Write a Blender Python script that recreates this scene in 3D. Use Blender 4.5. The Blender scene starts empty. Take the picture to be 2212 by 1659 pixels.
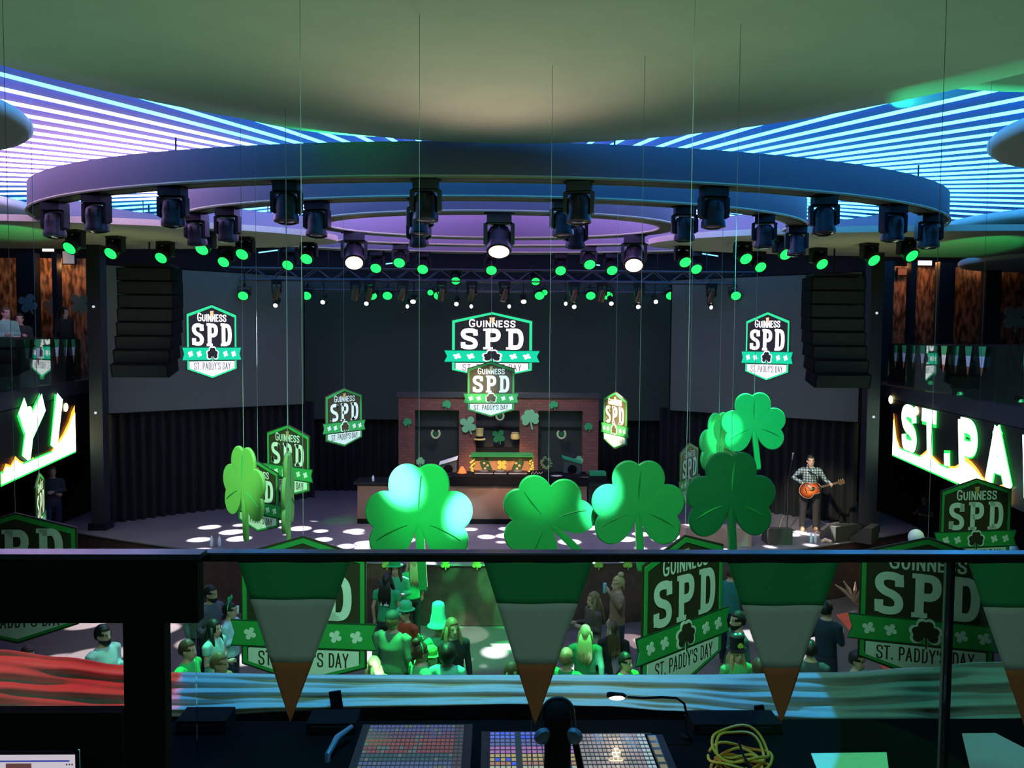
import bpy, math, random
from mathutils import Vector, Matrix, Euler
random.seed(7)
sc = bpy.context.scene
COL = sc.collection
PI = math.pi
R = math.radians

# ---------------------------------------------------------------- camera
FPX, CX, CY = 1780.0, 1106.0, 829.5
EYE = Vector((0, 0, 5.75))
YAW, PITCH, ROLL = R(-1.32), R(3.04), R(0.42)
ROT = (Matrix.Rotation(YAW, 3, 'Z') @ Matrix.Rotation(PI/2 - PITCH, 3, 'X') @ Matrix.Rotation(ROLL, 3, 'Z'))
cam_d = bpy.data.cameras.new('camera'); cam = bpy.data.objects.new('camera', cam_d); COL.objects.link(cam)
cam.location = EYE; cam.rotation_euler = ROT.to_euler()
cam_d.sensor_width = 36; cam_d.lens = 36*FPX/2212; cam_d.clip_start = .05; cam_d.clip_end = 200
sc.camera = cam

def ray(px, py): return ROT @ Vector(((px-CX)/FPX, -(py-CY)/FPX, -1))
def W(px, py, Y):
    d = ray(px, py); return EYE + d*(Y/d.y)
def Wz(px, py, z):
    d = ray(px, py); return EYE + d*((z-EYE.z)/d.z)

# ---------------------------------------------------------------- world, exposure
sc.view_settings.view_transform = 'Standard'; sc.view_settings.look = 'None'
sc.view_settings.gamma = 1; sc.view_settings.exposure = 0.0; sc.view_settings.use_curve_mapping = False
wd = bpy.data.worlds.new('world'); sc.world = wd; wd.use_nodes = True
wd.node_tree.nodes['Background'].inputs[0].default_value = (.10, .30, .24, 1)
wd.node_tree.nodes['Background'].inputs[1].default_value = .012
cy = sc.cycles
cy.max_bounces = 6; cy.diffuse_bounces = 3; cy.glossy_bounces = 3; cy.transmission_bounces = 4; cy.transparent_max_bounces = 12
cy.sample_clamp_indirect = 4.0; cy.use_denoising = True

# ---------------------------------------------------------------- lamps of the house rig, plus added fills without fixtures
def spot(name, loc, target, power, color, angle, blend=.15, size=.05, gobo=None):
    l = bpy.data.lights.new(name, 'SPOT'); o = bpy.data.objects.new(name, l); COL.objects.link(o)
    l.energy = power; l.color = color; l.spot_size = R(angle); l.spot_blend = blend; l.shadow_soft_size = size
    loc = Vector(loc); o.location = loc
    o.rotation_euler = (Vector(target)-loc).to_track_quat('-Z', 'Y').to_euler()
    if gobo:
        l.use_nodes = True; nt = l.node_tree; N = nt.nodes; L = nt.links
        em = N['Emission']; g = N.new('ShaderNodeNewGeometry')
        tc = N.new('ShaderNodeTexCoord')
        vt = N.new('ShaderNodeVectorTransform'); vt.vector_type='NORMAL'; vt.convert_from='WORLD'; vt.convert_to='OBJECT'
        sx = N.new('ShaderNodeSeparateXYZ'); L.new(tc.outputs['Normal'], sx.inputs[0])
        dx = N.new('ShaderNodeMath'); dx.operation='DIVIDE'; dy = N.new('ShaderNodeMath'); dy.operation='DIVIDE'
        L.new(sx.outputs[0], dx.inputs[0]); L.new(sx.outputs[2], dx.inputs[1]); L.new(sx.outputs[1], dy.inputs[0]); L.new(sx.outputs[2], dy.inputs[1])
        cb = N.new('ShaderNodeCombineXYZ'); L.new(dx.outputs[0], cb.inputs[0]); L.new(dy.outputs[0], cb.inputs[1])
        vo = N.new('ShaderNodeTexVoronoi'); vo.inputs['Scale'].default_value = gobo[0]; vo.inputs['Randomness'].default_value = .75
        L.new(cb.outputs[0], vo.inputs['Vector'])
        cr = N.new('ShaderNodeValToRGB'); cr.color_ramp.elements[0].position = gobo[1]; cr.color_ramp.elements[1].position = gobo[1]+.06
        cr.color_ramp.elements[0].color = (1,1,1,1); cr.color_ramp.elements[1].color = (gobo[2],gobo[2],gobo[2],1)
        L.new(vo.outputs['Distance'], cr.inputs[0])
        L.new(cr.outputs[0], em.inputs['Color'])
    return o
def point(name, loc, power, color, size=.1):
    l = bpy.data.lights.new(name, 'POINT'); o = bpy.data.objects.new(name, l); COL.objects.link(o)
    l.energy = power; l.color = color; l.shadow_soft_size = size; o.location = loc
    return o

G1 = (.05, 1, .25); CY1 = (.15, .75, 1); WARM = (1, .72, .42); WHT = (1, .95, 1); BLU = (.25, .6, 1)
# stage gobos, washes
for i, (x, y) in enumerate([(-5.5, 20), (-1.5, 19), (2.5, 19), (5.5, 20)]):
    spot('stage_gobo_spot', (x*.8, 20.6, 7.2), (x*.95, 17.9, 1.25), 26000, (.93, .88, 1), 46, .2, .02, gobo=(8.5, .34, .006))
spot('stage_wash_spot', (-1.5, 18, 7.6), (-1.8, 18.4, 1.25), 420, (.72, .62, 1), 48, .8, .2)
spot('stage_wash_spot', (1.8, 18, 7.6), (2.2, 18.2, 1.25), 420, (.72, .62, 1), 48, .8, .2)
spot('performer_key_spot', (4.0, 13.5, 7.35), W(1750, 1070, 19.4), 3600, (1, .84, .62), 17, .6, .1)
spot('booth_key_spot', (0.2, 14.6, 7.8), W(1080, 1000, 20.6), 4800, (1, .60, .34), 20, .7, .1)
spot('booth_key_spot', (-3.0, 14.6, 7.8), W(880, 1080, 20.0), 900, (1, .74, .6), 30, .7, .1)
spot('wall_wash_spot', (0, 19.0, 7.6), W(1077, 960, 22.6), 600, (.75, .85, .7), 60, .8, .3)
spot('stage_green_spot', (-3.4, 19.5, 7.5), W(735, 1112, 20.3), 500, G1, 9, .3, .02)
# crowd
spot('crowd_green_spot', (-1.5, 11.4, 7.35), W(960, 1440, 11.0), 6500, G1, 26, .5, .05)
spot('crowd_green_spot', (1.2, 11.3, 7.35), W(1270, 1440, 10.6), 7500, G1, 22, .5, .05)
spot('crowd_green_spot', (-4, 12, 7.35), W(420, 1440, 10.8), 2400, (.1, 1, .5), 30, .6, .05)
spot('crowd_green_spot', (4, 12, 7.35), W(1620, 1440, 10.8), 2400, (.1, 1, .4), 26, .6, .05)
spot('crowd_fill_spot', (-.5, 8, 8.2), (0, 12.5, 0), 900, (.55, .9, .8), 95, .6, .5)  # added soft fill over the crowd, no fixture
spot('floor_green_spot', (0, 13, 7.35), Wz(1010, 1385, 0), 13000, G1, 24, .5, .02, gobo=(9, .35, .25))
spot('floor_white_spot', (.3, 13.5, 7.35), Wz(1000, 1370, 0), 4000, WHT, 8, .3, .02)
spot('floor_white_spot', (2, 13.5, 7.35), Wz(1360, 1385, 0), 9000, (1, .7, .85), 6, .3, .02)
spot('side_warm_fill_spot', (8.2, 15.0, 7.0), W(1998, 1120, 21.0), 260, (1, .62, .45), 16, .7, .1)  # added fill to brighten the person at the right, no fixture
spot('floor_warm_spot', (6, 15, 7.5), Wz(1850, 1300, 0), 420, (1, .6, .38), 45, .7, .1)
# upward ceiling washes; canopy ones added in mid-air, standing for bounced light
spot('canopy_fill_spot', (0, 9.6, 3.4), (0, 4.4, 8.4), 230, (.40, .86, .42), 110, .9, .6)
spot('canopy_fill_spot', (-5.2, 9.0, 4.2), (-4.5, 4.6, 8.4), 150, (.36, .86, .46), 110, .9, .6)
spot('canopy_fill_spot', (5.2, 9.0, 4.2), (4.5, 4.6, 8.4), 150, (.36, .86, .46), 110, .9, .6)
spot('canopy_fill_spot', (0, 10.6, 6.2), (0, 8.4, 8.4), 150, (1, .70, .52), 90, 1, .5)
spot('soffit_green_spot', (-8.2, 14.0, 5.6), W(20, 498, 17), 460, G1, 24, .5, .05)
spot('soffit_green_spot', (9.2, 13.5, 5.6), W(2110, 530, 17.5), 560, G1, 26, .5, .05)
spot('soffit_olive_spot', (-7.0, 15.0, 5.0), W(250, 520, 19), 110, (.75, .85, .35), 75, .9, .3)
spot('soffit_olive_spot', (7.5, 15.0, 5.0), W(1850, 540, 19), 110, (.75, .8, .35), 75, .9, .3)
spot('canopy_green_spot', (-1.9, 12.0, EYE.z+2.70), (-2.0, 10.9, EYE.z+2.80), 220, G1, 100, .4, .02)
spot('canopy_green_spot', (5.2, 11.2, EYE.z+2.67), (5.4, 9.0, EYE.z+2.80), 420, (.03, 1, .35), 60, .4, .02)
# shamrocks and signs
spot('shamrock_spot', (-3.4, 2.0, 8.2), W(868, 1045, 6.8), 42000, (.62, .92, 1), 3.6, 1, .02)
spot('shamrock_spot', (1.6, 2.0, 8.2), W(1000, 1110, 6.8), 40000, (.62, .92, 1), 3.3, 1, .02)
spot('shamrock_wash_spot', (-.6, 2.0, 8.3), W(925, 1070, 6.8), 1900, (.05, 1, .35), 9, 1, .05)
spot('shamrock_wash_spot', (.3, 2.2, 8.3), W(1165, 1045, 8.0), 2200, (.15, 1, .45), 6, 1, .05)
spot('shamrock_spot', (.3, 2.2, 8.3), W(1298, 1060, 7.7), 16000, (.4, .95, 1), 4, 1, .02)
spot('shamrock_wash_spot', (.9, 2.6, 8.3), W(1630, 935, 11.4), 3600, (.05, 1, .85), 10, .6, .05)
spot('shamrock_spot', (4.2, 3.4, 8.3), W(1545, 950, 11.8), 9000, (.15, 1, .7), 3.2, .7, .02)
spot('front_wash_spot', (0, .6, 8.2), (0, 8.2, 4.3), 1500, (.42, 1, .60), 62, .9, .3)
spot('sign_warm_spot', (-2.4, 10.4, 7.5), W(1330, 905, 14.3), 16000, (1, .80, .38), 8, .5, .05)
spot('sign_warm_spot', (-2.0, 7, 8.2), W(1035, 835, 14.8), 6500, (1, .70, .36), 5, .8, .05)
spot('sign_white_spot', (1, 7, 8.2), W(1065, 860, 14.8), 3200, (.8, .9, 1), 8, .6, .05)
spot('sign_white_spot', (-4.4, 7, 8.2), W(745, 910, 14.0), 6500, (.85, .95, 1), 8, .6, .05)
spot('sign_lime_spot', (-.5, 11.6, 7.3), W(84, 1070, 10.4), 2600, (.8, 1, .4), 8, .6, .05)
spot('sign_green_spot', (-5, 5, 8.2), W(580, 1020, 11), 2600, (.45, 1, .45), 16, .6, .05)
spot('sign_green_spot', (5.5, 4, 8.2), W(2105, 1130, 8.2), 500, (.4, 1, .55), 18, .6, .05)
# booth in front
spot('cloth_blue_spot', (.05, 2.75, 8.2), W(1085, 1500, 3.5), 560, (.04, .40, 1), 38.5, .02, .01)
spot('cloth_red_spot', (-2.9, 2.75, 7.6), W(0, 1480, 3.5), 330, (1, .01, .04), 24, .02, .01)
spot('cloth_teal_spot', (2.9, 2.75, 7.6), W(2150, 1480, 3.5), 60, (.05, .75, .6), 30, .3, .01)
spot('pennant_fill_spot', (0, -1.8, 7.2), (0, 2.1, 5.0), 95, (.50, 1, .76), 80, .9, .3)  # added front fill from behind the camera, no fixture
spot('desk_green_spot', (3.0, 1.2, 7.6), W(1840, 1650, 2.9), 380, G1, 9, .05, .01)
spot('desk_green_spot', (-.9, 2.7, 8.0), W(620, 1630, 2.85), 60, G1, 8, .3, .01)
spot('desk_teal_spot', (3.4, 1.2, 7.6), W(2180, 1630, 2.9), 30, (.05, .7, .7), 14, .1, .01)

# ---------------------------------------------------------------- materials
MATS = {}
def mat(name, col, rough=.7, metal=0, emit=0, ecol=None, var=.0, scale=20, bump=0, spec=.4):
    if name in MATS: return MATS[name]
    m = bpy.data.materials.new(name); m.use_nodes = True; nt = m.node_tree; N = nt.nodes; L = nt.links
    b = N['Principled BSDF']; c = (*col, 1)
    b.inputs['Base Color'].default_value = c; b.inputs['Roughness'].default_value = rough; b.inputs['Metallic'].default_value = metal
    b.inputs['Specular IOR Level'].default_value = spec
    if emit: b.inputs['Emission Color'].default_value = (*(ecol or col), 1); b.inputs['Emission Strength'].default_value = emit
    tc = N.new('ShaderNodeTexCoord'); nz = N.new('ShaderNodeTexNoise'); nz.inputs['Scale'].default_value = scale; nz.inputs['Detail'].default_value = 3
    L.new(tc.outputs['Object'], nz.inputs['Vector'])
    v = max(var, .08)
    mx = N.new('ShaderNodeMix'); mx.data_type = 'RGBA'
    mx.inputs[6].default_value = (*[x*(1-v) for x in col], 1); mx.inputs[7].default_value = (*[min(1, x*(1+v)) for x in col], 1)
    L.new(nz.outputs['Fac'], mx.inputs[0]); L.new(mx.outputs[2], b.inputs['Base Color'])
    if bump:
        bp = N.new('ShaderNodeBump'); bp.inputs['Strength'].default_value = bump; bp.inputs['Distance'].default_value = .01
        L.new(nz.outputs['Fac'], bp.inputs['Height']); L.new(bp.outputs[0], b.inputs['Normal'])
    MATS[name] = m; return m
def glow(name, col, k):
    if name in MATS: return MATS[name]
    m = bpy.data.materials.new(name); m.use_nodes = True; N = m.node_tree.nodes; b = N['Principled BSDF']
    b.inputs['Base Color'].default_value = (.02, .02, .02, 1); b.inputs['Emission Color'].default_value = (*col, 1); b.inputs['Emission Strength'].default_value = k
    MATS[name] = m; return m

black = mat('black_paint', (.006, .006, .007), .85, spec=.08)
blackm = mat('black_metal', (.012, .013, .016), .4, .3)
blackf = mat('black_fabric', (.004, .0045, .005), .95, var=.2, spec=.03)
canopy_m = mat('canopy_fabric', (.62, .64, .58), .9, var=.06, scale=2, bump=.05)
ring_m = mat('ring_fascia', (.15, .15, .19), .75, var=.05, scale=60)
lip_m = mat('ring_lip_lit', (.45, .47, .30), .6, var=.15, scale=8)  # gold-green stage light from below painted into the lip
foam_g = mat('green_foam', (.03, .42, .11), .45, var=.04)
foam_d = mat('dark_green_foam', (.006, .16, .055), .5)
foam_y = mat('lime_foam', (.20, .50, .12), .55)
crease_shade_m = mat('crease_shade', (.012, .26, .06), .6)  # darker green stands for shade in the leaf grooves
sgn_black = mat('sign_black', (.042, .036, .019), .5)
sgn_green = mat('sign_green', (.03, .34, .08), .5)
sgn_dark = mat('sign_dark_green', (.012, .075, .03), .6)
sgn_white = mat('sign_white', (.78, .82, .82), .6)
sgn_gold = mat('sign_gold', (.55, .36, .12), .5)
wire_m = mat('hanging_wire', (.35, .38, .40), .5)
skin_m = mat('skin', (.55, .33, .24), .55)
skin2_m = mat('skin_tan', (.36, .21, .14), .55)
lens_off = mat('dark_lens', (.01, .012, .016), .12, spec=.8)
lens_g = glow('green_lens', (.006, 1, .07), 3.2)
lens_w = glow('white_lens', (.92, .88, 1), 5)
lens_o = glow('warm_lens', (1, .66, .36), 9)
stage_m = mat('stage_floor', (.17, .15, .155), .35, var=.25, scale=3)
floor_m = mat('floor_boards', (.11, .09, .08), .45, var=.3, scale=2)
wood_m = mat('wood_panel', (.42, .22, .10), .5, var=.25, scale=9)
brown_m = mat('booth_front', (.16, .095, .07), .7, var=.15, scale=5)

def glass_mat(name, tint=(.93, 1, .97), fac=.05, rough=0.02):
    m = bpy.data.materials.new(name); m.use_nodes = True; nt = m.node_tree; N = nt.nodes; L = nt.links; N.clear()
    o = N.new('ShaderNodeOutputMaterial'); t = N.new('ShaderNodeBsdfTransparent'); t.inputs[0].default_value = (*tint, 1)
    g = N.new('ShaderNodeBsdfGlossy'); g.inputs['Roughness'].default_value = rough
    lw = N.new('ShaderNodeLayerWeight'); lw.inputs[0].default_value = .25
    mm = N.new('ShaderNodeMath'); mm.operation = 'MULTIPLY_ADD'; mm.inputs[1].default_value = .5; mm.inputs[2].default_value = fac
    L.new(lw.outputs['Fresnel'], mm.inputs[0])
    mx = N.new('ShaderNodeMixShader'); L.new(mm.outputs[0], mx.inputs[0]); L.new(t.outputs[0], mx.inputs[1]); L.new(g.outputs[0], mx.inputs[2]); L.new(mx.outputs[0], o.inputs[0])
    return m
glass_m = glass_mat('balustrade_glass', fac=.006)
glass_far = glass_mat('far_balustrade_glass', (.75, .95, .87), .22, .01)

# ---------------------------------------------------------------- mesh helpers
class MB:
    def __init__(s): s.v = []; s.f = []
    def add(s, vs, fs, M=None):
        n = len(s.v)
        s.v += [tuple(M @ Vector(v)) if M is not None else tuple(v) for v in vs]
        s.f += [tuple(i+n for i in f) for f in fs]; return s
    def box(s, c, d, M=None):
        x, y, z = c; a, b, e = d[0]/2, d[1]/2, d[2]/2
        vs = [(x+i*a, y+j*b, z+k*e) for i in (-1, 1) for j in (-1, 1) for k in (-1, 1)]
        return s.add(vs, [(0,1,3,2),(4,6,7,5),(0,4,5,1),(2,3,7,6),(0,2,6,4),(1,5,7,3)], M)
    def cyl(s, p0, p1, r0, r1=None, n=12, M=None):
        return s.tube([p0, p1], [r0, r0 if r1 is None else r1], n, M)
    def tube(s, pts, rs, n=8, M=None, flat=None):
        pts = [Vector(p) for p in pts]
        if not hasattr(rs, '__len__'): rs = [rs]*len(pts)
        vs = []; fs = []; up = Vector((0, 0, 1)); prev = None
        for i, p in enumerate(pts):
            t = (pts[min(i+1, len(pts)-1)] - pts[max(i-1, 0)])
            t = t.normalized() if t.length > 1e-9 else Vector((0,0,1))
            if prev is None:
                a = t.cross(Vector((0,0,1)));  a = a if a.length > .1 else t.cross(Vector((0,1,0)))
                a.normalize()
            else:
                a = prev - t*prev.dot(t); a.normalize()
            prev = a; b = t.cross(a)
            for k in range(n):
                q = 2*PI*k/n; vs.append(p + a*math.cos(q)*rs[i] + b*math.sin(q)*rs[i])
        for i in range(len(pts)-1):
            for k in range(n):
                k2 = (k+1) % n; fs.append((i*n+k, i*n+k2, (i+1)*n+k2, (i+1)*n+k))
        fs.append(tuple(range(n))[::-1]); fs.append(tuple(range((len(pts)-1)*n, len(pts)*n)))
        return s.add(vs, fs, M)
    def loft(s, secs, n=16, M=None):
        # secs: (cx, cy, z, rx, ry)
        vs = []; fs = []
        for (cx, cy_, z, rx, ry) in secs:
            for k in range(n):
                q = 2*PI*k/n; vs.append((cx+rx*math.cos(q), cy_+ry*math.sin(q), z))
        m = len(secs)
        for i in range(m-1):
            for k in range(n):
                k2 = (k+1) % n; fs.append((i*n+k, i*n+k2, (i+1)*n+k2, (i+1)*n+k))
        fs.append(tuple(range(n))[::-1]); fs.append(tuple(range((m-1)*n, m*n)))
        return s.add(vs, fs, M)
    def lathe(s, prof, n=20, M=None):
        return s.loft([(0, 0, z, r, r) for r, z in prof], n, M)
    def ball(s, c, r, n=12, M=None):
        if not hasattr(r, '__len__'): r = (r, r, r)
        m = max(6, n//2); secs = []
        for i in range(m+1):
            q = -PI/2 + PI*i/m; k = max(math.cos(q), .02)
            secs.append((c[0], c[1], c[2]+r[2]*math.sin(q), r[0]*k, r[1]*k))
        return s.loft(secs, n, M)
    def prism(s, poly, y0, y1, M=None):
        # poly in XZ, extruded in Y; y0 is the front
        n = len(poly); vs = [(x, y0, z) for x, z in poly] + [(x, y1, z) for x, z in poly]
        fs = [tuple(range(n)), tuple(range(n, 2*n))[::-1]]
        fs += [((i+1) % n, i, n+i, n+(i+1) % n) for i in range(n)]
        return s.add(vs, fs, M)
    def frame(s, po, pi, y0, y1, M=None):
        n = len(po); vs = [(x, y0, z) for x, z in po]+[(x, y0, z) for x, z in pi]+[(x, y1, z) for x, z in po]+[(x, y1, z) for x, z in pi]
        fs = []
        for i in range(n):
            j = (i+1) % n
            fs += [(i, j, n+j, n+i), (2*n+j, 2*n+i, 3*n+i, 3*n+j), (j, i, 2*n+i, 2*n+j), (n+i, n+j, 3*n+j, 3*n+i)]
        return s.add(vs, fs, M)
    def build(s, name, m, parent=None, smooth=False, auto=None):
        me = bpy.data.meshes.new(name); me.from_pydata(s.v, [], s.f); me.materials.append(m)
        if smooth:
            me.polygons.foreach_set('use_smooth', [True]*len(me.polygons))
            try: me.set_sharp_from_angle(angle=R(50 if auto is None else auto))
            except Exception: pass
        me.update()
        o = bpy.data.objects.new(name, me); COL.objects.link(o)
        if parent is not None: o.parent = parent
        return o
def thing(name, label, cat, loc=(0,0,0), rz=0, group=None, rot=None):
    o = bpy.data.objects.new(name, None); COL.objects.link(o); o.empty_display_size = .1
    o.location = loc; o.rotation_euler = rot if rot is not None else (0, 0, rz)
    o['label'] = label; o['category'] = cat
    if group: o['group'] = group
    return o
def tag(o, label, cat, group=None, kind=None):
    if label: o['label'] = label
    if cat: o['category'] = cat
    if group: o['group'] = group
    if kind: o['kind'] = kind
    return o
def struct(o): o['kind'] = 'structure'; return o
def kids(o): return [c for c in bpy.data.objects if c.parent == o]
def dup(o, parent=None, loc=None, rz=None, label=None, group=None):
    c = o.copy(); COL.objects.link(c); c.parent = parent
    for ch in o.children: dup(ch, c)
    if loc is not None: c.location = loc
    if rz is not None: c.rotation_euler = (0, 0, rz)
    if label: c['label'] = label
    if group: c['group'] = group
    return c

# ---------------------------------------------------------------- stroke lettering
def chaikin(p, k=2):
    for _ in range(k):
        q = [p[0]]
        for a, b in zip(p[:-1], p[1:]):
            q += [(a[0]*.75+b[0]*.25, a[1]*.75+b[1]*.25), (a[0]*.25+b[0]*.75, a[1]*.25+b[1]*.75)]
        q.append(p[-1]); p = q
    return p
GL = {  # width, curved strokes, straight strokes (centre lines, box 0..w x 0..1)
 'S': (.50, [[(.50,.70),(.50,1),(0,1),(0,.60),(.50,.42),(.50,0),(0,0),(0,.30)]], []),
 'P': (.50, [[(.06,1),(.50,1),(.50,.46),(.06,.46)]], [[(.08,0),(.08,1)]]),
 'D': (.50, [[(.06,1),(.50,1),(.50,0),(.06,0)]], [[(.08,0),(.08,1)]]),
 'G': (.56, [[(.54,.76),(.50,1),(0,1),(0,0),(.54,0),(.54,.34)]], [[(.34,.42),(.56,.42)]]),
 'U': (.50, [[(0,1),(0,0),(.50,0),(.50,1)]], []),
 'I': (.04, [], [[(.02,0),(.02,1)]]),
 'N': (.50, [], [[(0,0),(0,1)], [(0,1),(.50,0)], [(.50,0),(.50,1)]]),
 'E': (.38, [], [[(0,0),(0,1)], [(0,0),(.38,0)], [(0,.52),(.32,.52)], [(0,1),(.38,1)]]),
 'T': (.46, [], [[(.23,0),(.23,1)], [(0,1),(.46,1)]]),
 'A': (.50, [], [[(0,0),(.25,1)], [(.25,1),(.50,0)], [(.09,.32),(.41,.32)]]),
 'Y': (.48, [], [[(0,1),(.24,.48)], [(.48,1),(.24,.48)], [(.24,.48),(.24,0)]]),
 '.': (.04, [], [[(.02,0),(.02,.06)]]), "'": (.04, [], [[(.02,.75),(.02,1)]]),
 '!': (.08, [], [[(.04,.30),(.04,1)], [(.04,0),(.04,.08)]]),
 '1': (.16, [], [[(.14,0),(.14,1)], [(.14,1),(0,.8)]]),
 '2': (.44, [[(0,.7),(0,1),(.44,1),(.44,.6),(0,.0)]], [[(0,0),(.44,0)]]),
 ' ': (.14, [], []),
}
SER = {'P': [(.08,0),(.08,1)], 'D': [(.08,0),(.08,1)]}
def ribbon(mb, p, t, y, th=.0):
    n = len(p); L_ = []; R_ = []
    for i in range(n):
        a = Vector(p[max(i-1, 0)]); b = Vector(p[min(i+1, n-1)]); d = (b-a)
        if d.length < 1e-9: d = Vector((1, 0))
        d.normalize(); nx = Vector((-d.y, d.x)); c = Vector(p[i])
        if i == 0: c = c - d*th
        if i == n-1: c = c + d*th
        L_.append(c+nx*t/2); R_.append(c-nx*t/2)
    vs = [(q.x, y, q.y) for q in L_]+[(q.x, y, q.y) for q in R_]
    mb.add(vs, [(i, n+i, n+i+1, i+1) for i in range(n-1)])
def text(mb, s, x0, z0, w, h, t, y, gap=.22, serif=False, caps=None, slant=0):
    # fits string into w x h box; t stroke thickness in h units
    hs = [1.0 if (caps is None or i == 0) else caps for i in range(len(s))]
    tot = sum(GL[c][0]*k + t for c, k in zip(s, hs)) + gap*(len(s)-1)
    sx = w/tot; x = t/2
    for c, k in zip(s, hs):
        wd_, cur, st = GL[c]
        lines = [chaikin(q, 3) for q in cur] + [list(q) for q in st]
        for q in lines:
            qq = [(x0+(x+a*k+slant*(t/2+b*(1-t)))*sx, z0+(t/2+b*(1-t))*k*h) for a, b in q]
            # thickness blends the two scales
            ribbon(mb, qq, t*(h+sx)*.5, y, t*h*.42 if q in [list(z) for z in st] else 0)
        if serif and c in SER:
            for (a, b) in SER[c]:
                zz = z0+(t*.28+b*(1-t*.56))*k*h
                e = .20 if b == 0 else .08
                ribbon(mb, [(x0+(x+a-t*.95)*sx, zz), (x0+(x+a+e)*sx, zz)], t*.56*h, y)
        if serif and c == 'S':
            for (a, b0, b1) in ((.50, .66, .94), (0, .06, .34)):
                ribbon(mb, [(x0+(x+a)*sx, z0+b0*h), (x0+(x+a)*sx, z0+b1*h)], t*.9*(h+sx)*.5, y)
        x += wd_*k + t + gap
    return mb

def clover(r, stem=True, n=120, lobes=(71, 109, 166, 211, 14, -31), b=None, rot=0):
    pts = []; k = 2.15 if len(lobes) > 4 else 1.9
    for i in range(n):
        th = 360*i/n; rr = .20
        for L0 in lobes:
            ph = R((th-L0+180) % 360-180)
            if abs(ph)*k < PI/2: rr = max(rr, math.cos(ph*k)**.43)
        if stem:
            ph = R((th-274+180) % 360-180)
            if abs(ph) < .5: rr = max(rr, min(1.22, .08/max(abs(math.sin(ph)), 1e-3)))
        pts.append((r*rr*math.cos(R(th+rot)), r*rr*math.sin(R(th+rot))))
    return pts

# ---------------------------------------------------------------- the sign kit (unit height, centre 0; faces -Y)
def hexa(k=1.0, w=.425):
    d = (1-k)
    return [(0, .5-d), (w-d*.85, .372-d*.95), (w-d*.85, -.375+d*.7), (0, -.5+d), (-w+d*.85, -.375+d*.7), (-w+d*.85, .372-d*.95)][::-1]
def scaled(p, sx): return [(x*sx, z) for x, z in p]
SIGN = {}
def sign_meshes(sx=1.0):
    D = {}
    D['panel'] = MB().prism(scaled(hexa(), sx), -.006, .006)
    D['border'] = MB().frame(scaled(hexa(.985), sx), scaled(hexa(.952), sx), -.012, -.004)
    zt, zb = -.082, -.242
    rib = [(-.49, zt), (-.462, (zt+zb)/2), (-.49, zb), (.49, zb), (.462, (zt+zb)/2), (.49, zt)]
    D['ribbon_edge'] = MB().prism(scaled([(x*1.012, zt+.010 if z == zt else (zb-.010 if z == zb else z)) for x, z in rib], sx), -.016, -.007)
    D['ribbon'] = MB().prism(scaled(rib, sx), -.020, -.010)
    D['name_panel'] = MB().prism(scaled([(-.375, -.262), (-.375, -.352), (0, -.462), (.375, -.352), (.375, -.262)], sx), -.014, -.004)
    m = MB(); text(m, 'GUINNESS', -.24*sx, .265, .48*sx, .115, .15, -.013, gap=.13, caps=.86); D['brand_lettering'] = m
    m = MB(); text(m, 'SPD', -.325*sx, -.060, .65*sx, .305, .20, -.014, gap=.22, serif=True); D['initial_lettering'] = m
    m = MB(); text(m, "ST. PADDY'S DAY", -.305*sx, -.375, .61*sx, .100, .13, -.0215 + .006, gap=.13); D['day_lettering'] = m
    D['emblem_outline'] = MB().prism([(x*sx, z-.165) for x, z in clover(.107, n=72)], -.024, -.018)
    D['emblem'] = MB().prism([(x*sx, z-.165) for x, z in clover(.088, n=72)], -.028, -.020)
    D['clover_mark'] = [MB().prism([(x*sx+q*sx, z-.162) for x, z in clover(.043, n=48, stem=False, lobes=(45, 135, 225, 315), b=.5, rot=20)], -.0235, -.019) for q in (-.36, -.22, .22, .36)]
    m = MB(); m.prism([(-.030*sx, .405), (.030*sx, .41), (.022*sx, .385), (.028*sx, .36), (0, .318), (-.018*sx, .345)][::-1], -.014, -.008)
    D['harp_emblem'] = m
    return D
def put_sign(root, D, ms, scale=1.0):
    out = {}
    for k, v in D.items():
        for mb in (v if isinstance(v, list) else [v]):
            m2 = MB(); m2.v = [(x*scale, y*scale, z*scale) for x, y, z in mb.v]; m2.f = mb.f
            out[k] = m2.build(k, ms[k], root)
    return out
SM = dict(panel=sgn_black, border=sgn_green, ribbon_edge=sgn_dark, ribbon=sgn_green, name_panel=sgn_white, brand_lettering=sgn_white,
          initial_lettering=sgn_white, day_lettering=sgn_black, emblem_outline=sgn_white, emblem=sgn_black, clover_mark=sgn_white, harp_emblem=sgn_gold)
LW = glow('logo_white', (1, .96, 1), 1.6); LG = glow('logo_green', (.03, .85, .36), 1.0); LT = glow('logo_teal', (.0, .80, .45), .9)
LK = glow('logo_dark', (.012, .010, .012), 1.0); LO = glow('logo_gold', (1, .62, .36), 1.2); LGR = glow('logo_grey', (.16, .14, .2), 1.0); LGD = glow('logo_dark_green', (.0, .12, .05), 1.0)
EM = dict(panel=LK, border=LG, ribbon_edge=LGD, ribbon=LT, name_panel=LW, brand_lettering=LW, initial_lettering=LW, day_lettering=LGR,
          emblem_outline=LW, emblem=LK, clover_mark=LW, harp_emblem=LO)
DS = sign_meshes(1.0)

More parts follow.
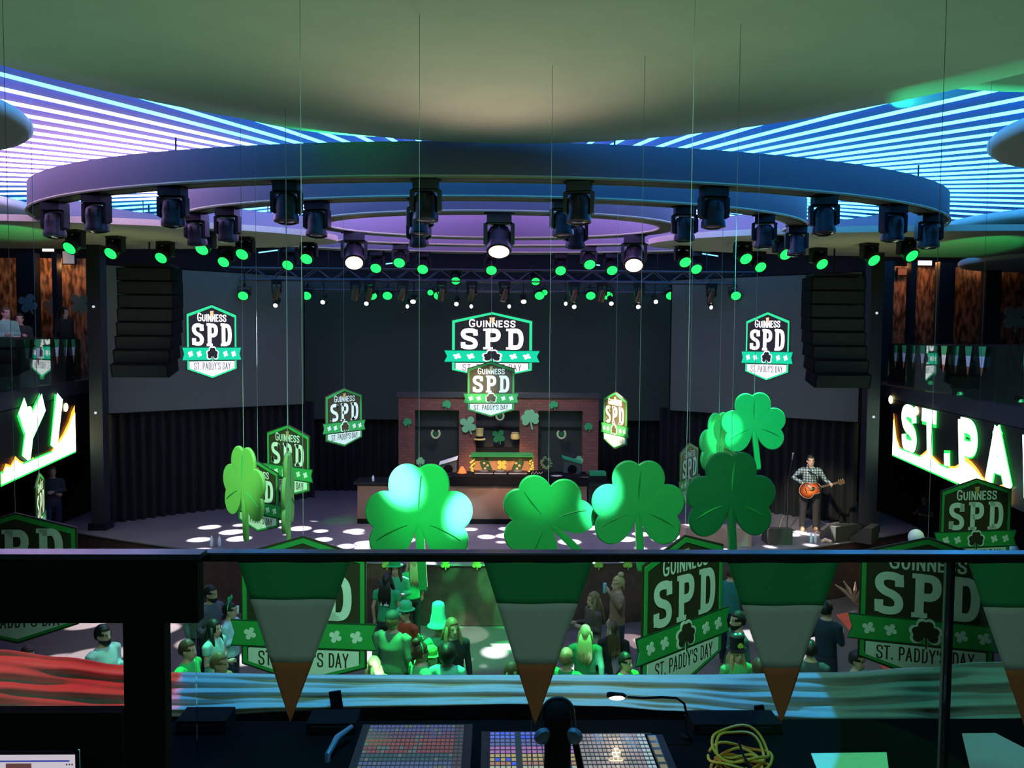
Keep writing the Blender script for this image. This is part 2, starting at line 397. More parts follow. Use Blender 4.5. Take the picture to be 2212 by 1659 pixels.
# ================================================================ ROOM SHELL
CZ = EYE.z + 2.92       # LED ceiling height
o = MB().box((0, 8, -.1), (44, 42, .2)).build('floor', floor_m); struct(o)
o = MB().box((0, 8, CZ+.25), (44, 42, .2)).build('ceiling', mat('ceiling_paint', (.02, .04, .09), .5)); struct(o)
wall_dark = mat('dark_wall', (.018, .019, .022), .8, var=.2)
o = MB().box((0, 26.6, 4.5), (44, .2, 9.4)).build('wall_back', wall_dark); struct(o)
o = MB().box((-17, 7.5, 4.5), (.2, 39, 9.4)).build('wall_left', wall_dark); struct(o)
o = MB().box((17, 7.5, 4.5), (.2, 39, 9.4)).build('wall_right', wall_dark); struct(o)
o = MB().box((0, -12, 4.5), (44, .2, 9.4)).build('wall_rear', wall_dark); struct(o)
# the camera's own mezzanine
o = MB().box((0, -.4, 4.05), (20, 5.2, .2)).build('floor_mezzanine', mat('mezzanine_floor', (.02, .02, .02), .7)); struct(o)

# stage with curved front
def stage_front(x): return 16.3 + .030*x*x
xs = [-10.4+i*.52 for i in range(41)]
m = MB()
outl = [(x, stage_front(x)) for x in xs] + [(10.4, 26.4), (-10.4, 26.4)]
n = len(outl)
m.add([(x, y, 1.25) for x, y in outl]+[(x, y, 0) for x, y in outl], [tuple(range(n)), tuple(range(n, 2*n))[::-1]]+[((i+1) % n, i, n+i, n+(i+1) % n) for i in range(n)])
st = m.build('stage', stage_m); tag(st, 'wide dark stage platform with curved front edge', 'stage')
m = MB()
for a, b in zip(xs[:-1], xs[1:]):
    ya, yb = stage_front(a)-.02, stage_front(b)-.02
    m.add([(a, ya, .02), (b, yb, .02), (b, yb, 1.22), (a, ya, 1.22)], [(0, 1, 2, 3)])
m.build('front_skirt', mat('stage_skirt', (.075, .035, .03), .6, var=.6, scale=6), st)
m = MB(); m.tube([(x, stage_front(x)-.03, 1.24) for x in xs], .018, 6); m.build('edge_nosing', mat('nosing', (.10, .10, .09), .6), st)

# ---------------------------------------------------------------- LED ceiling
CEN = Vector((.15, 16.2, CZ))
def led_mat():
    m = bpy.data.materials.new('led_strip'); m.use_nodes = True; nt = m.node_tree; N = nt.nodes; L = nt.links; b = N['Principled BSDF']
    g = N.new('ShaderNodeNewGeometry')
    def dist(p, r0, r1):
        v = N.new('ShaderNodeVectorMath'); v.operation = 'DISTANCE'; v.inputs[1].default_value = p; L.new(g.outputs['Position'], v.inputs[0])
        r = N.new('ShaderNodeMapRange'); r.inputs[1].default_value = r0; r.inputs[2].default_value = r1; r.inputs[3].default_value = 1; r.inputs[4].default_value = 0
        L.new(v.outputs['Value'], r.inputs[0]); return r
    a = dist((-7.8, 13.8, CZ), 1.8, 4.4); c = dist((.3, 18.0, CZ), 2.4, 5.5)
    cm = N.new('ShaderNodeMix'); cm.data_type = 'RGBA'; cm.inputs[6].default_value = (.05, .40, 1, 1); cm.inputs[7].default_value = (1.35, .82, 1.7, 1)
    L.new(a.outputs[0], cm.inputs[0]); c2 = N.new('ShaderNodeMix'); c2.data_type = 'RGBA'; c2.inputs[7].default_value = (.85, .42, 1.3, 1)
    L.new(c.outputs[0], c2.inputs[0]); L.new(cm.outputs[2], c2.inputs[6]); L.new(c2.outputs[2], b.inputs['Emission Color']); b.inputs['Emission Strength'].default_value = 10
    b.inputs['Base Color'].default_value = (.5, .5, .5, 1)
    return m
led_m = led_mat()
led = thing('light_tube_fan', 'radiating blue and violet light tubes fanned out around the hanging rings', 'ceiling light', (CEN.x, CEN.y, CZ))
MB().prism([(-13, 0), (13, 0)], 0, 1) if False else None
m = MB(); m.box((0, -1.5, .12), (30, 15, .05)); m.build('backing_panel', mat('led_backing', (.006, .020, .15), .6, var=.1), led)
NS = 98; rest = MB(); order = []
for i in range(NS):
    t = 2*PI*(i+.5)/NS - PI/2
    c_, s_ = math.cos(t), math.sin(t)
    r0 = .9; r1 = 8.1 + 4.6*c_*c_ if s_ < 0 else 6.2+6.0*c_*c_
    p0 = Vector(((1.7+r0)*c_, r0*s_, 0)); p1 = Vector(((1.7+r1)*c_, r1*s_, 0))
    far_back = s_ > .97 and abs(c_) < .24
    order.append((i, p0, p1, abs(c_) < .2 and s_ < 0))
hid = 0
for i, p0, p1, h in order:
    if h and hid < 14:
        rest.tube([p0, p1], .023, 6); hid += 1
    else:
        MB().tube([p0, p1], .023, 6).build('light_tube', led_m, led)
q = rest.build('light_tube_rest', led_m, led); q['kind'] = 'stuff'

# ---------------------------------------------------------------- the three hanging rings
RC = Vector((0, 16.18, 0)); RZ = EYE.z + 2.19
RINGS = {'A': (8.54, 4.93), 'B': (6.0, 3.40), 'C': (3.56, 1.98)}
def ring_obj(key, label, h=.48, wd_=.36, nseg=160):
    a, b = RINGS[key]
    root = thing('lighting_ring', label, 'lighting ring', (RC.x, RC.y, RZ), 0, None)
    def el(k, z): return [((a-k)*math.cos(2*PI*i/nseg), (b-k)*math.sin(2*PI*i/nseg), z) for i in range(nseg)]
    m = MB(); r0, r1, r2, r3 = el(0, .03), el(0, h), el(wd_, h), el(wd_, .03)
    vs = r0+r1+r2+r3; fs = []
    for q in range(4):
        for i in range(nseg):
            j = (i+1) % nseg; A, B = q*nseg, ((q+1) % 4)*nseg
            fs.append((A+i, A+j, B+j, B+i))
    m.add(vs, fs); m.build('fascia', ring_m, root, True)
    for k in (-.015, wd_-.02):
        m = MB(); m.tube(el(k, .012)+[el(k, .012)[0]], .022, 6); m.build('edge_lip', lip_m, root, True)
    m = MB(); vs = el(.05, .0)+el(wd_-.05, .0)+el(.05, .028)+el(wd_-.05, .028); fs = []
    for i in range(nseg):
        j = (i+1) % nseg; fs += [(i, j, nseg+j, nseg+i)]
    m.add(vs, fs); m.build('underside_track', mat('ring_track', (.10, .10, .075), .6, var=.5, scale=5), root)
    # suspension rods
    for q in range(8):
        t = 2*PI*q/8+.2; m = MB(); m.cyl(((a-wd_/2)*math.cos(t), (b-wd_/2)*math.sin(t), h), ((a-wd_/2)*math.cos(t), (b-wd_/2)*math.sin(t), CZ-RZ), .015, n=6)
        m.build('suspension_rod', blackm, root)
    return root
ring_obj('A', 'largest outer oval lighting ring hanging over the dance floor')
ring_obj('B', 'middle oval lighting ring nested inside the largest one')
ring_obj('C', 'smallest inner oval lighting ring, violet on its far inside')

def ring_pt(key, px, near):
    a, b = RINGS[key]; a -= .18; b -= .18
    d = ray(px, 520); u = d.x/d.y
    # x = u*y ; (x/a)^2 + ((y-c)/b)^2 = 1
    c = RC.y; A = u*u/a/a + 1/b/b; B = -2*c/b/b; C_ = c*c/b/b - 1
    D = B*B-4*A*C_
    if D < 0: y = -B/2/A
    else: y = (-B - math.sqrt(D))/2/A if near else (-B + math.sqrt(D))/2/A
    x = u*y; k = math.hypot(x/a, (y-c)/b)
    return Vector((x/k, c+(y-c)/k, RZ))

# moving head fixture, hangs from z=0 downwards
def make_head():
    r = thing('moving_head_light', 'moving head', 'stage light')
    m = MB(); m.box((0, 0, -.075), (.34, .26, .13)); m.box((0, 0, -.005), (.42, .06, .03)); m.box((.1, 0, .01), (.05, .08, .07)); m.box((-.1, 0, .01), (.05, .08, .07)); m.box((0,-.131,-.07),(.12,.004,.05))
    m.build('base', blackm, r)
    m = MB()
    for s in (-1, 1):
        m.prism([(s*.160, -.13), (s*.215, -.15), (s*.215, -.42), (s*.160, -.45)][::s], -.07, .07)
    m.box((0, 0, -.145), (.36, .14, .03)); m.build('yoke', blackm, r)
    hd = bpy.data.objects.new('head', None); COL.objects.link(hd); hd.parent = r; hd.location = (0, 0, -.36)
    bpy.data.objects.remove(hd)
    m = MB(); m.lathe([(.02, .17), (.10, .165), (.135, .12), (.145, .02), (.14, -.10), (.155, -.14), (.155, -.20), (.13, -.21)], 20)
    for k in range(8):
        q = 2*PI*k/8; m.box((.137*math.cos(q), .137*math.sin(q), .06), (.02, .02, .10))
    h = m.build('head', blackm, r, True, 35); h.location = (0, 0, -.35); h.scale = (1.12, 1.12, 1.05)
    m = MB(); m.lathe([(.125, -.205), (.125, -.212), (.09, -.226), (.03, -.232)], 20); l = m.build('lens', lens_off, h, True)
    return r
HEAD0 = make_head(); first = [True]
def put_head(loc, tilt, pan, lens, label, group=None, k=1.0):
    global HEAD0
    r = HEAD0 if first[0] else dup(HEAD0); first[0] = False
    r.location = loc; r.rotation_euler = (0, 0, pan); r.scale = (k, k, k)
    r['label'] = label
    if group: r['group'] = group
    for ch in r.children:
        if ch.name.startswith('head'):
            ch.rotation_euler = (tilt, 0, 0)
            for l in ch.children:
                if lens is not lens_off:
                    l.data = l.data.copy(); l.data.materials[0] = lens
    return r
bpy.context.view_layer.update()
# the prototype keeps lens_off: others copy data before recolouring
gA = 'dark moving heads under the near side of the largest ring'
for px in (120, 210, 375, 620, 920, 1250, 1540, 1778, 1928, 2006):
    put_head(ring_pt('A', px, True), R(random.uniform(-8, 8)), R(random.uniform(-15, 15)), lens_off, 'unlit moving head light under the near side of the largest ring', gA)
gAf = 'green moving heads under the far side of the largest ring'
for px in (163, 250, 357, 490, 627, 815, 915, 1062, 1210, 1320, 1500, 1637, 1768, 1878, 1958):
    put_head(ring_pt('A', px, False), R(-52), R((px-1065)*.02), lens_g, 'moving head with green lens under the far side of the largest ring', gAf, .92)
gB = 'dark moving heads under the near side of the middle ring'
for px in (425, 492, 685, 907, 1216, 1478, 1650, 1728):
    put_head(ring_pt('B', px, True), R(random.uniform(-8, 8)), R(random.uniform(-15, 15)), lens_off, 'unlit moving head light under the near side of the middle ring', gB, .98)
gBf = 'green moving heads under the far side of the middle ring'
for px in (445, 530, 667, 865, 1272, 1476, 1605, 1690):
    put_head(ring_pt('B', px, False), R(-50), R((px-1065)*.02), lens_g, 'moving head with green lens under the far side of the middle ring', gBf, .9)
for px, lab in ((765, 'warm glowing moving head at the left of the smallest ring'), (1370, 'warm glowing moving head at the right of the smallest ring'), (1078, 'warm glowing moving head centred below the smallest ring, highest of three')):
    put_head(ring_pt('C', px, px == 1078), R(-42 if px != 1078 else -30), R(-(px-1065)*.03), lens_o, lab, None, 1.25)
put_head(ring_pt('C', 905, True), R(5), 0, lens_off, 'unlit moving head left of the warm centre one on the smallest ring')
put_head(ring_pt('C', 1243, True), R(5), 0, lens_off, 'unlit moving head right of the warm centre one on the smallest ring')

# ---------------------------------------------------------------- ceiling canopies (discs)
def canopy(name, label, cx, cy_, z, rad, h=.16, kx=1.0, dome=.0):
    root = thing(name, label, 'ceiling canopy', (cx, cy_, z))
    n = 96; prof = [(0.02, -dome), (.3, -dome), (.6, -dome*.8), (.8, -dome*.5), (.93, -dome*.15), (1-.35*h/rad, 0), (1, h*.30), (1, h*.7), (1-.3*h/rad, h), (.5, h), (.02, h)]
    vs = []; fs = []
    for k, zz in prof:
        for i in range(n): q = 2*PI*i/n; vs.append((k*rad*kx*math.cos(q), k*rad*math.sin(q), zz))
    for j in range(len(prof)-1):
        for i in range(n): i2 = (i+1) % n; fs.append((j*n+i, (j+1)*n+i, (j+1)*n+i2, j*n+i2))
    MB().add(vs, fs).build('disc', canopy_m, root, True, 60)
    m = MB()
    for q in range(5):
        t = 2*PI*q/5; m = MB().cyl((rad*.5*math.cos(t), rad*.5*math.sin(t), h), (rad*.5*math.cos(t), rad*.5*math.sin(t), CZ+.15-z), .012, n=6); m.build('suspension_rod', blackm, root)
    return root
canopy('round_canopy', 'huge pale round canopy overhead across the top of the view', .1, 1.0, EYE.z+2.62, 10.2, .14, .686, .0)
canopy('round_canopy', 'round canopy at the left, beside the end of the light tubes', -7.75, 9.75, EYE.z+2.55, 2.15)
canopy('round_canopy', 'round canopy at the right, beside the end of the light tubes', 8.5, 9.95, EYE.z+2.55, 2.2)
canopy('round_canopy', 'small canopy low at the left edge below the light tubes', -12.2, 17.3, EYE.z+2.62, 2.55)
canopy('round_canopy', 'small canopy low at the right edge below the light tubes', 12.4, 17.6, EYE.z+2.50, 2.5)
canopy('round_canopy', 'lowest canopy at the right edge over the balcony', 14.6, 20.5, EYE.z+2.02, 2.6)
# low canopies over the side balconies
for sgn, nm in ((-1, 'left'), (1, 'right')):
    n = 48; pts = []
    for i in range(n+1):
        q = PI*i/n; pts.append((8.2*math.cos(q), -2.9*math.sin(q)))
    pts += [(-8.2, 2.3), (8.2, 2.3)] if False else [(-8.2*math.cos(PI*i/16), 2.3*math.sin(PI*i/16)*.9) for i in range(1, 16)]
    k = len(pts); root = thing('balcony_canopy', 'wide pale low canopy over the %s balcony behind the rings' % nm, 'ceiling canopy', (sgn*11.6, 18.2, EYE.z+2.12))
    m = MB(); m.add([(x, y, 0) for x, y in pts]+[(x, y, .12) for x, y in pts], [tuple(range(k))[::-1], tuple(range(k, 2*k))]+[(i, (i+1) % k, k+(i+1) % k, k+i) for i in range(k)])
    m.build('disc', mat('soffit_paint', (.5, .48, .36), .9, var=.06), root)
    for x in (-4, 0, 4): MB().cyl((x, 0, .1), (x, 0, CZ+.15-EYE.z-2.12), .012, n=6).build('suspension_rod', blackm, root)
# hidden second canopy rims lit green just behind the large canopy
canopy('round_canopy', 'green lit canopy sliver behind the huge one, above the ring', -1.5, 9.45, EYE.z+2.79, 2.15, .07)
canopy('round_canopy', 'green lit canopy sliver in the upper right corner', 5.9, 5.2, EYE.z+2.79, 4.0, .07)

# ---------------------------------------------------------------- screens on the back wall
scr_m = mat('screen_surface', (.075, .092, .078), .6, var=.05, scale=2, emit=.012, ecol=(.5, .8, .65))
def screen(label, p_in, p_out, z0, z1, logo_px, logo_h, sx=1.52):
    # vertical screen from p_in to p_out (xy), logo centre by pixel
    a, b = Vector((p_in[0], p_in[1])), Vector((p_out[0], p_out[1]))
    if a.x > b.x: a, b = b, a
    c = (a+b)/2; d = b-a; L_ = d.length; ang = math.atan2(d.y, d.x)
    root = thing('projection_screen', label, 'screen', (c.x, c.y, (z0+z1)/2), ang)
    H = z1-z0
    MB().box((0, .05, 0), (L_, .08, H)).build('screen_face', scr_m if 'grey' in label else mat('centre_screen_surface', (.020, .030, .025), .6, emit=.006, ecol=(.4, .8, .6)), root)
    m = MB().frame([(-L_/2-.03, H/2+.03), (L_/2+.03, H/2+.03), (L_/2+.03, -H/2-.03), (-L_/2-.03, -H/2-.03)], [(-L_/2, H/2), (L_/2, H/2), (L_/2, -H/2), (-L_/2, -H/2)], 0, .1)
    m.build('screen_frame', black, root)
    # logo
    dr = ray(*logo_px); nrm = Vector((math.sin(ang), -math.cos(ang), 0)); P = Vector((c.x, c.y, 0))
    t = (P-EYE).dot(nrm)/dr.dot(nrm); q = EYE+dr*t
    lr = bpy.data.objects.new('projected_badge', None)
    D = sign_meshes(sx); o = {}
    lx = (Vector((q.x, q.y))-c).dot(d.normalized()); lz = q.z-(z0+z1)/2
    for k, v in D.items():
        for mb in (v if isinstance(v, list) else [v]):
            m2 = MB(); m2.v = [(lx+x*logo_h, y*logo_h*.6, lz+z*logo_h) for x, y, z in mb.v]; m2.f = mb.f
            m2.build(k, EM[k], root)
    return root
zt = 7.45
pl_o = W(235, 893, 19.8); pl_i = W(657, 873, 23.0)
pr_o = W(1853, 912, 19.8); pr_i = W(1447, 884, 23.0)
screen('angled grey screen left of the stage with a lit shield badge', (pl_i.x, pl_i.y), (pl_o.x, pl_o.y), pl_o.z, zt, (458, 738), 1.93, .80)
screen('angled grey screen right of the stage with a lit shield badge', (pr_i.x, pr_i.y), (pr_o.x, pr_o.y), pr_o.z, zt, (1657, 748), 1.82, .76)
pc = W(1050, 907, 24.2)
screen('wide dark centre screen with the largest lit shield badge', (-5.6, 24.2), (5.3, 24.2), pc.z, zt, (1063, 746), 2.0, 1.42)

# drapes
drape_m = mat('black_drape', (.007, .009, .010), .9, var=.3, scale=3)
def drape(label, a, b, z0, z1, pitch=.24, amp=.07):
    a, b = Vector(a), Vector(b); d = b-a; L_ = d.length; n = int(L_/pitch*8); u = d.normalized(); nn = Vector((u.y, -u.x))
    vs = []; fs = []
    for i in range(n+1):
        s = L_*i/n; ph = s/pitch*2*PI; w = amp*math.sin(ph+.6*math.sin(s*1.7)); p = a+u*s+nn*w
        p2 = a+u*s+nn*(w*1.3+.02*math.sin(s*3))
        vs += [(p.x, p.y, z1), (p2.x, p2.y, z0)]
    for i in range(n): fs.append((2*i, 2*i+1, 2*i+3, 2*i+2))
    o = MB().add(vs, fs).build('stage_curtain', drape_m, None, True, 180); tag(o, label, 'curtain'); return o
drape('black pleated curtain under the left angled screen', (pl_o.x-.1, 20.0), (pl_i.x+.2, 23.4), 1.25, pl_o.z+.05)
drape('black pleated curtain under the right angled screen', (pr_i.x-.2, 23.4), (pr_o.x+.1, 20.0), 1.25, pr_o.z+.05)
drape('black pleated curtain under the centre screen behind the booth', (-5.6, 24.4), (5.4, 24.4), 1.25, pc.z+.05)

# side columns of the proscenium
for px, lab in ((218, 'dark square column left of the left screen'), (1874, 'dark square column right of the right screen')):
    p = W(px, 1100, 19.4); root = thing('stage_column', lab, 'column', (p.x, p.y, 1.25))
    MB().box((0, 0, 3.78), (.30, .30, 7.55)).build('shaft', mat('column_paint', (.014, .016, .02), .6, var=.2), root)
    MB().box((0, 0, .082), (.42, .42, .16)).build('foot_plate', blackm, root)
    for z in (2.75, 5.2):
        MB().cyl((0, -.16, z), (0, -.18, z), .03, n=10).build('indicator_lamp', glow('indicator', (.7, .8, .9), .8), root)

# line array speakers
def line_array(label, px0, px1, py0, py1, Y, lean):
    top = W((px0+px1)/2, py0, Y); bot = W((px0+px1)/2, py1, Y); Wd = (px1-px0)/FPX*Y; H = top.z-bot.z
    root = thing('line_array_speaker', label, 'speaker', (top.x, top.y, top.z)); n = 8; hh = H/n
    for i in range(n):
        M = Matrix.Translation((0, 0, -hh*(i+.5))) @ Matrix.Rotation(R(i*2.0), 4, 'X')
        M = Matrix.Translation((lean*i/n, -.012*i*i, 0)) @ M
        m = MB().prism([(-Wd/2, hh*.48), (Wd/2, hh*.48), (Wd/2, -hh*.48), (-Wd/2, -hh*.48)], -.28, .28, M)
        c = m.build('cabinet', mat('speaker_paint', (.004, .005, .004), .8, spec=.1), root)
        g = MB().box((0, -.285, 0), (Wd*.94, .012, hh*.86), M); g.build('grille', mat('speaker_grille', (.008, .012, .007), .9, var=.5, scale=150), c)
    m = MB().box((0, 0, .05), (Wd*.9, .5, .06)); m.cyl((0, 0, .05), (0, 0, CZ-top.z), .02); m.build('rigging_frame', blackm, root)
line_array('tall black hanging speaker stack in front of the left screen', 265, 382, 580, 806, 18.6, .12)
line_array('tall black hanging speaker stack in front of the right screen', 1742, 1860, 600, 828, 18.6, -.1)

# ---------------------------------------------------------------- truss over the stage and its fixtures
def truss(label, x0, x1, y, z, s=.30):
    L_ = x1-x0; root = thing('lighting_truss', label, 'truss', ((x0+x1)/2, y, z))
    for a in (-1, 1):
        for b in (-1, 1): MB().cyl((-L_/2, a*s/2, b*s/2), (L_/2, a*s/2, b*s/2), .025, n=8).build('chord', tr_m, root)
    m = MB(); k = int(L_/.4)
    for i in range(k):
        xa, xb = -L_/2+L_*i/k, -L_/2+L_*(i+1)/k; f = 1 if i % 2 else -1
        for a in (-1, 1):
            m.cyl((xa, a*s/2, -f*s/2), (xb, a*s/2, f*s/2), .012, n=5); m.cyl((xa, -f*s/2, a*s/2), (xb, f*s/2, a*s/2), .012, n=5)
    m.build('lattice', tr_m, root)
    for q in (-.4, 0, .4): MB().cyl((L_*q, 0, s/2), (L_*q, 0, CZ+.16-z), .015, n=6).build('hanging_chain', blackm, root)
tr_m = mat('truss_metal', (.10, .10, .12), .4, .7)
TZ = W(1000, 600, 22.0).z
truss('straight black truss over the front of the stage', -7.1, 7.1, 22.0, TZ+.05)
truss('rear truss close to the screens, lower than the front one', -5.8, 5.8, 23.4, TZ-.12)
for px in (985, 1157):
    p = W(px, 562, 22.0); put_head((p.x, p.y, TZ+.30), R(-50), 0, lens_g, 'moving head with green lens on the front stage truss near the middle', 'green movers on the front truss', .8)
# par cans: green wash lights and small white profiles
def make_par(label):
    r = thing('par_light', label, 'stage light')
    m = MB(); m.cyl((0, .02, 0), (0, .02, .42), .012, n=6); m.box((0, 0, -.02), (.06, .05, .08)); m.tube([(-.14, 0, -.26), (-.14, 0, -.07), (0, 0, -.05), (.14, 0, -.07), (.14, 0, -.26)], .010, 6); m.build('bracket', blackm, r)
    M = Matrix.Translation((0, 0, -.26)) @ Matrix.Rotation(R(-68), 4, 'X')
    m = MB(); m.lathe([(.03, .16), (.10, .14), (.12, .06), (.125, -.10), (.12, -.11)], 18, M); c = m.build('can', blackm, r, True, 35)
    m = MB(); m.lathe([(.112, -.10), (.112, -.112), (.02, -.114)], 18, M); m.build('lens', lens_g, c)
    return r
PAR = None
for px in (528, 664, 805, 838, 930, 948, 1165, 1176, 1275, 1312, 1447, 1587):
    p = W(px, 637, 23.2 if px not in (528, 1587) else 21.8)
    lab = 'green glowing wash light on the rear truss' if px not in (528, 1587) else ('leftmost green glowing wash light, alone before the left screen' if px == 528 else 'rightmost green glowing wash light, alone before the right screen')
    if PAR is None: PAR = make_par(lab); r = PAR
    else: r = dup(PAR); r['label'] = lab
    if px not in (528, 1587): r['group'] = 'green wash lights on the rear truss'
    elif 'group' in r: del r['group']
    r.scale = (1.15, 1.15, 1.0) if px not in (930, 1176) else (.7, .7, .7)
    r.location = (p.x, p.y, p.z+.27)
def make_profile():
    r = thing('profile_spotlight', 'small profile spotlight with white beam hanging low under the stage truss', 'stage light', group='white profile spotlights under the stage truss')
    m = MB(); m.cyl((0, 0, .0), (0, 0, .90), .012, n=6); m.tube([(-.09, 0, -.02), (-.09, 0, .08), (.09, 0, .08), (.09, 0, -.02)], .010, 6); m.build('drop_arm', blackm, r)
    M = Matrix.Rotation(R(-62), 4, 'X')
    m = MB(); m.lathe([(.03, .20), (.075, .19), (.08, .06), (.055, .02), (.06, -.16), (.065, -.17)], 14, M); c = m.build('barrel', mat('profile_body', (.06, .045, .03), .35, .5), r, True, 35)
    m = MB(); m.lathe([(.056, -.165), (.056, -.175), (.01, -.177)], 14, M); m.build('lens', lens_w, c)
    return r
PRO = None
for px, py in ((596, 660), (698, 653), (792, 656), (880, 662), (893, 652), (986, 657), (1018, 662), (1100, 662), (1131, 652), (1222, 656), (1240, 663), (1320, 656), (1378, 663), (1416, 652), (1536, 664)):
    p = W(px, py, 22.1)
    if PRO is None: PRO = make_profile(); r = PRO
    else: r = dup(PRO)
    r.location = (p.x, p.y+.1, p.z+.08)
    k = .75 if px in (880, 1018, 1222, 1100, 1536) else (1.25 if px in (893, 1131) else 1)
    r.scale = (k, k, 1)
def make_scanner():
    r = thing('truss_mover', 'unlit mover with brownish light in its paint, hanging upright under the stage truss', 'stage light', group='unlit movers under the stage truss')
    m = MB(); m.box((0, 0, -.06), (.26, .2, .12)); m.build('base', blackm, r)
    m = MB(); m.prism([(-.13, -.1), (-.10, -.1), (-.10, -.36), (-.13, -.34)][::-1], -.05, .05); m.prism([(.10, -.1), (.13, -.1), (.13, -.34), (.10, -.36)][::-1], -.05, .05); m.build('yoke', blackm, r)
    M = Matrix.Translation((0, 0, -.33)) @ Matrix.Rotation(R(14), 4, 'Y')
    m = MB(); m.lathe([(.03, .15), (.085, .13), (.09, -.05), (.075, -.18), (.07, -.2)], 16, M); m.build('head', mat('brown_lit_body', (.16, .10, .05), .35, .6), r, True, 40)  # brownish light on the head painted into its body colour
    return r
SCN = None
for px in (600, 770, 800, 870, 955, 1020, 1090, 1240, 1300, 1380, 1535):
    p = W(px, 580, 22.0)
    if SCN is None: SCN = make_scanner(); r = SCN
    else: r = dup(SCN)
    r.location = (p.x, p.y-.13, TZ-.10); r.rotation_euler = (0, 0, random.uniform(-.6, .6))
bpy.context.view_layer.update()
# LED battens above the truss
for px, py in ((410, 533), (500, 535), (580, 543), (1530, 550), (850, 568), (1275, 570)):
    p = W(px, py, 23.6); root = thing('light_batten', 'short pale blue light batten above the stage truss', 'stage light', p, group='light battens above the stage truss')
    MB().box((0, .03, 0), (.62, .06, .06)).build('housing', blackm, root); MB().box((0, -.005, 0), (.56, .012, .03)).build('tube', glow('batten', (.25, .75, 1), 1.6), root)
    root.rotation_euler = (0, R(-8 if px < 900 else 8), 0); MB().cyl((0, .03, .03), (0, .03, CZ+.16-p.z), .008, n=5).build('hanger', blackm, root)

# ================================================================ HANGING SIGNS AND SHAMROCKS
def wire(parent, z0, ztop, px=0):
    MB().cyl((0, 0, z0), (px, 0, ztop), .0045 if ztop-z0 > 0 else .004, n=4).build('hanging_wire', wire_m, parent)
def hang_sign(label, px, py_apex, Y, H, yaw, top=None, scalew=1.0, gold=False):
    p = W(px, py_apex, Y); c = p - Vector((0, 0, H/2))
    root = thing('shield_sign', label, 'hanging sign', c, R(yaw))
    for k, me in SIGNM.items():
        for x in (me if isinstance(me, list) else [me]):
            o = bpy.data.objects.new(k, x); COL.objects.link(o); o.parent = root; o.scale = (H, H, H)
    if math.hypot((c.x-.1)/7.0, (c.y-1.0)/10.2) < .985: top = EYE.z+2.63
    ceil = (CZ+.1 if top is None else top) - c.z
    MB().cyl((0, .0, H/2-.01), (0, 0, ceil), .0022 if Y < 9 else .0032, n=4).build('hanging_wire', wire_m, root)
    return root
SIGNM = {}
for k, v in DS.items():
    L_ = []
    for mb in (v if isinstance(v, list) else [v]):
        me = bpy.data.meshes.new(k); me.from_pydata(mb.v, [], mb.f); me.materials.append(SM[k]); me.update(); L_.append(me)
    SIGNM[k] = L_ if len(L_) > 1 else L_[0]
under = EYE.z+2.60
hang_sign('shield sign lit warm on its left, in front of the centre screen badge', 1061, 780, 14.8, 1.01, 6)
hang_sign('small shield sign with bluish lettering left of the brick facade', 743, 838, 14.0, 1.00, 55)
hang_sign('narrow brightly overlit yellowish shield sign right of the brick facade', 1330, 846, 14.3, 1.01, -70)
hang_sign('green tinted shield sign left of the stage, higher of the overlapping pair', 622, 917, 11.4, 1.01, -35)
hang_sign('green tinted shield sign half behind the turned lime shamrock', 557, 996, 11.5, 1.0, -35)
hang_sign('narrow olive shield sign turned away, behind the darkest shamrock', 1489, 956, 13.2, 1.0, 57)
hang_sign('large pale green shield sign at the right above the balustrade', 2110, 1033, 8.7, 1.0, 8)
hang_sign('shield sign behind the glass, partly hidden by the leftmost pennant', 655, 1157, 5.4, 1.0, -6, under)
hang_sign('shield sign behind the glass between the middle pennants, its right side nearer', 1480, 1155, 5.28, 1.0, 40, under)
hang_sign('shield sign behind the glass at the right, rotated, crossed by the glass joint', 2005, 1160, 5.5, 1.0, -18, under)
sg = hang_sign('shield sign cut by the left frame edge and the black ledge', 33, 1107, 6.2, 1.0, 10)
for ch in list(sg.children):
    if ch.name.startswith(('brand_lettering', 'harp_emblem')): bpy.data.objects.remove(ch)
    elif ch.name.startswith('initial_lettering'): ch.location.z += .13
hang_sign('edge-on lime sign seen as a thin sliver below the left banner', 84, 1020, 10.4, 1.0, 112)

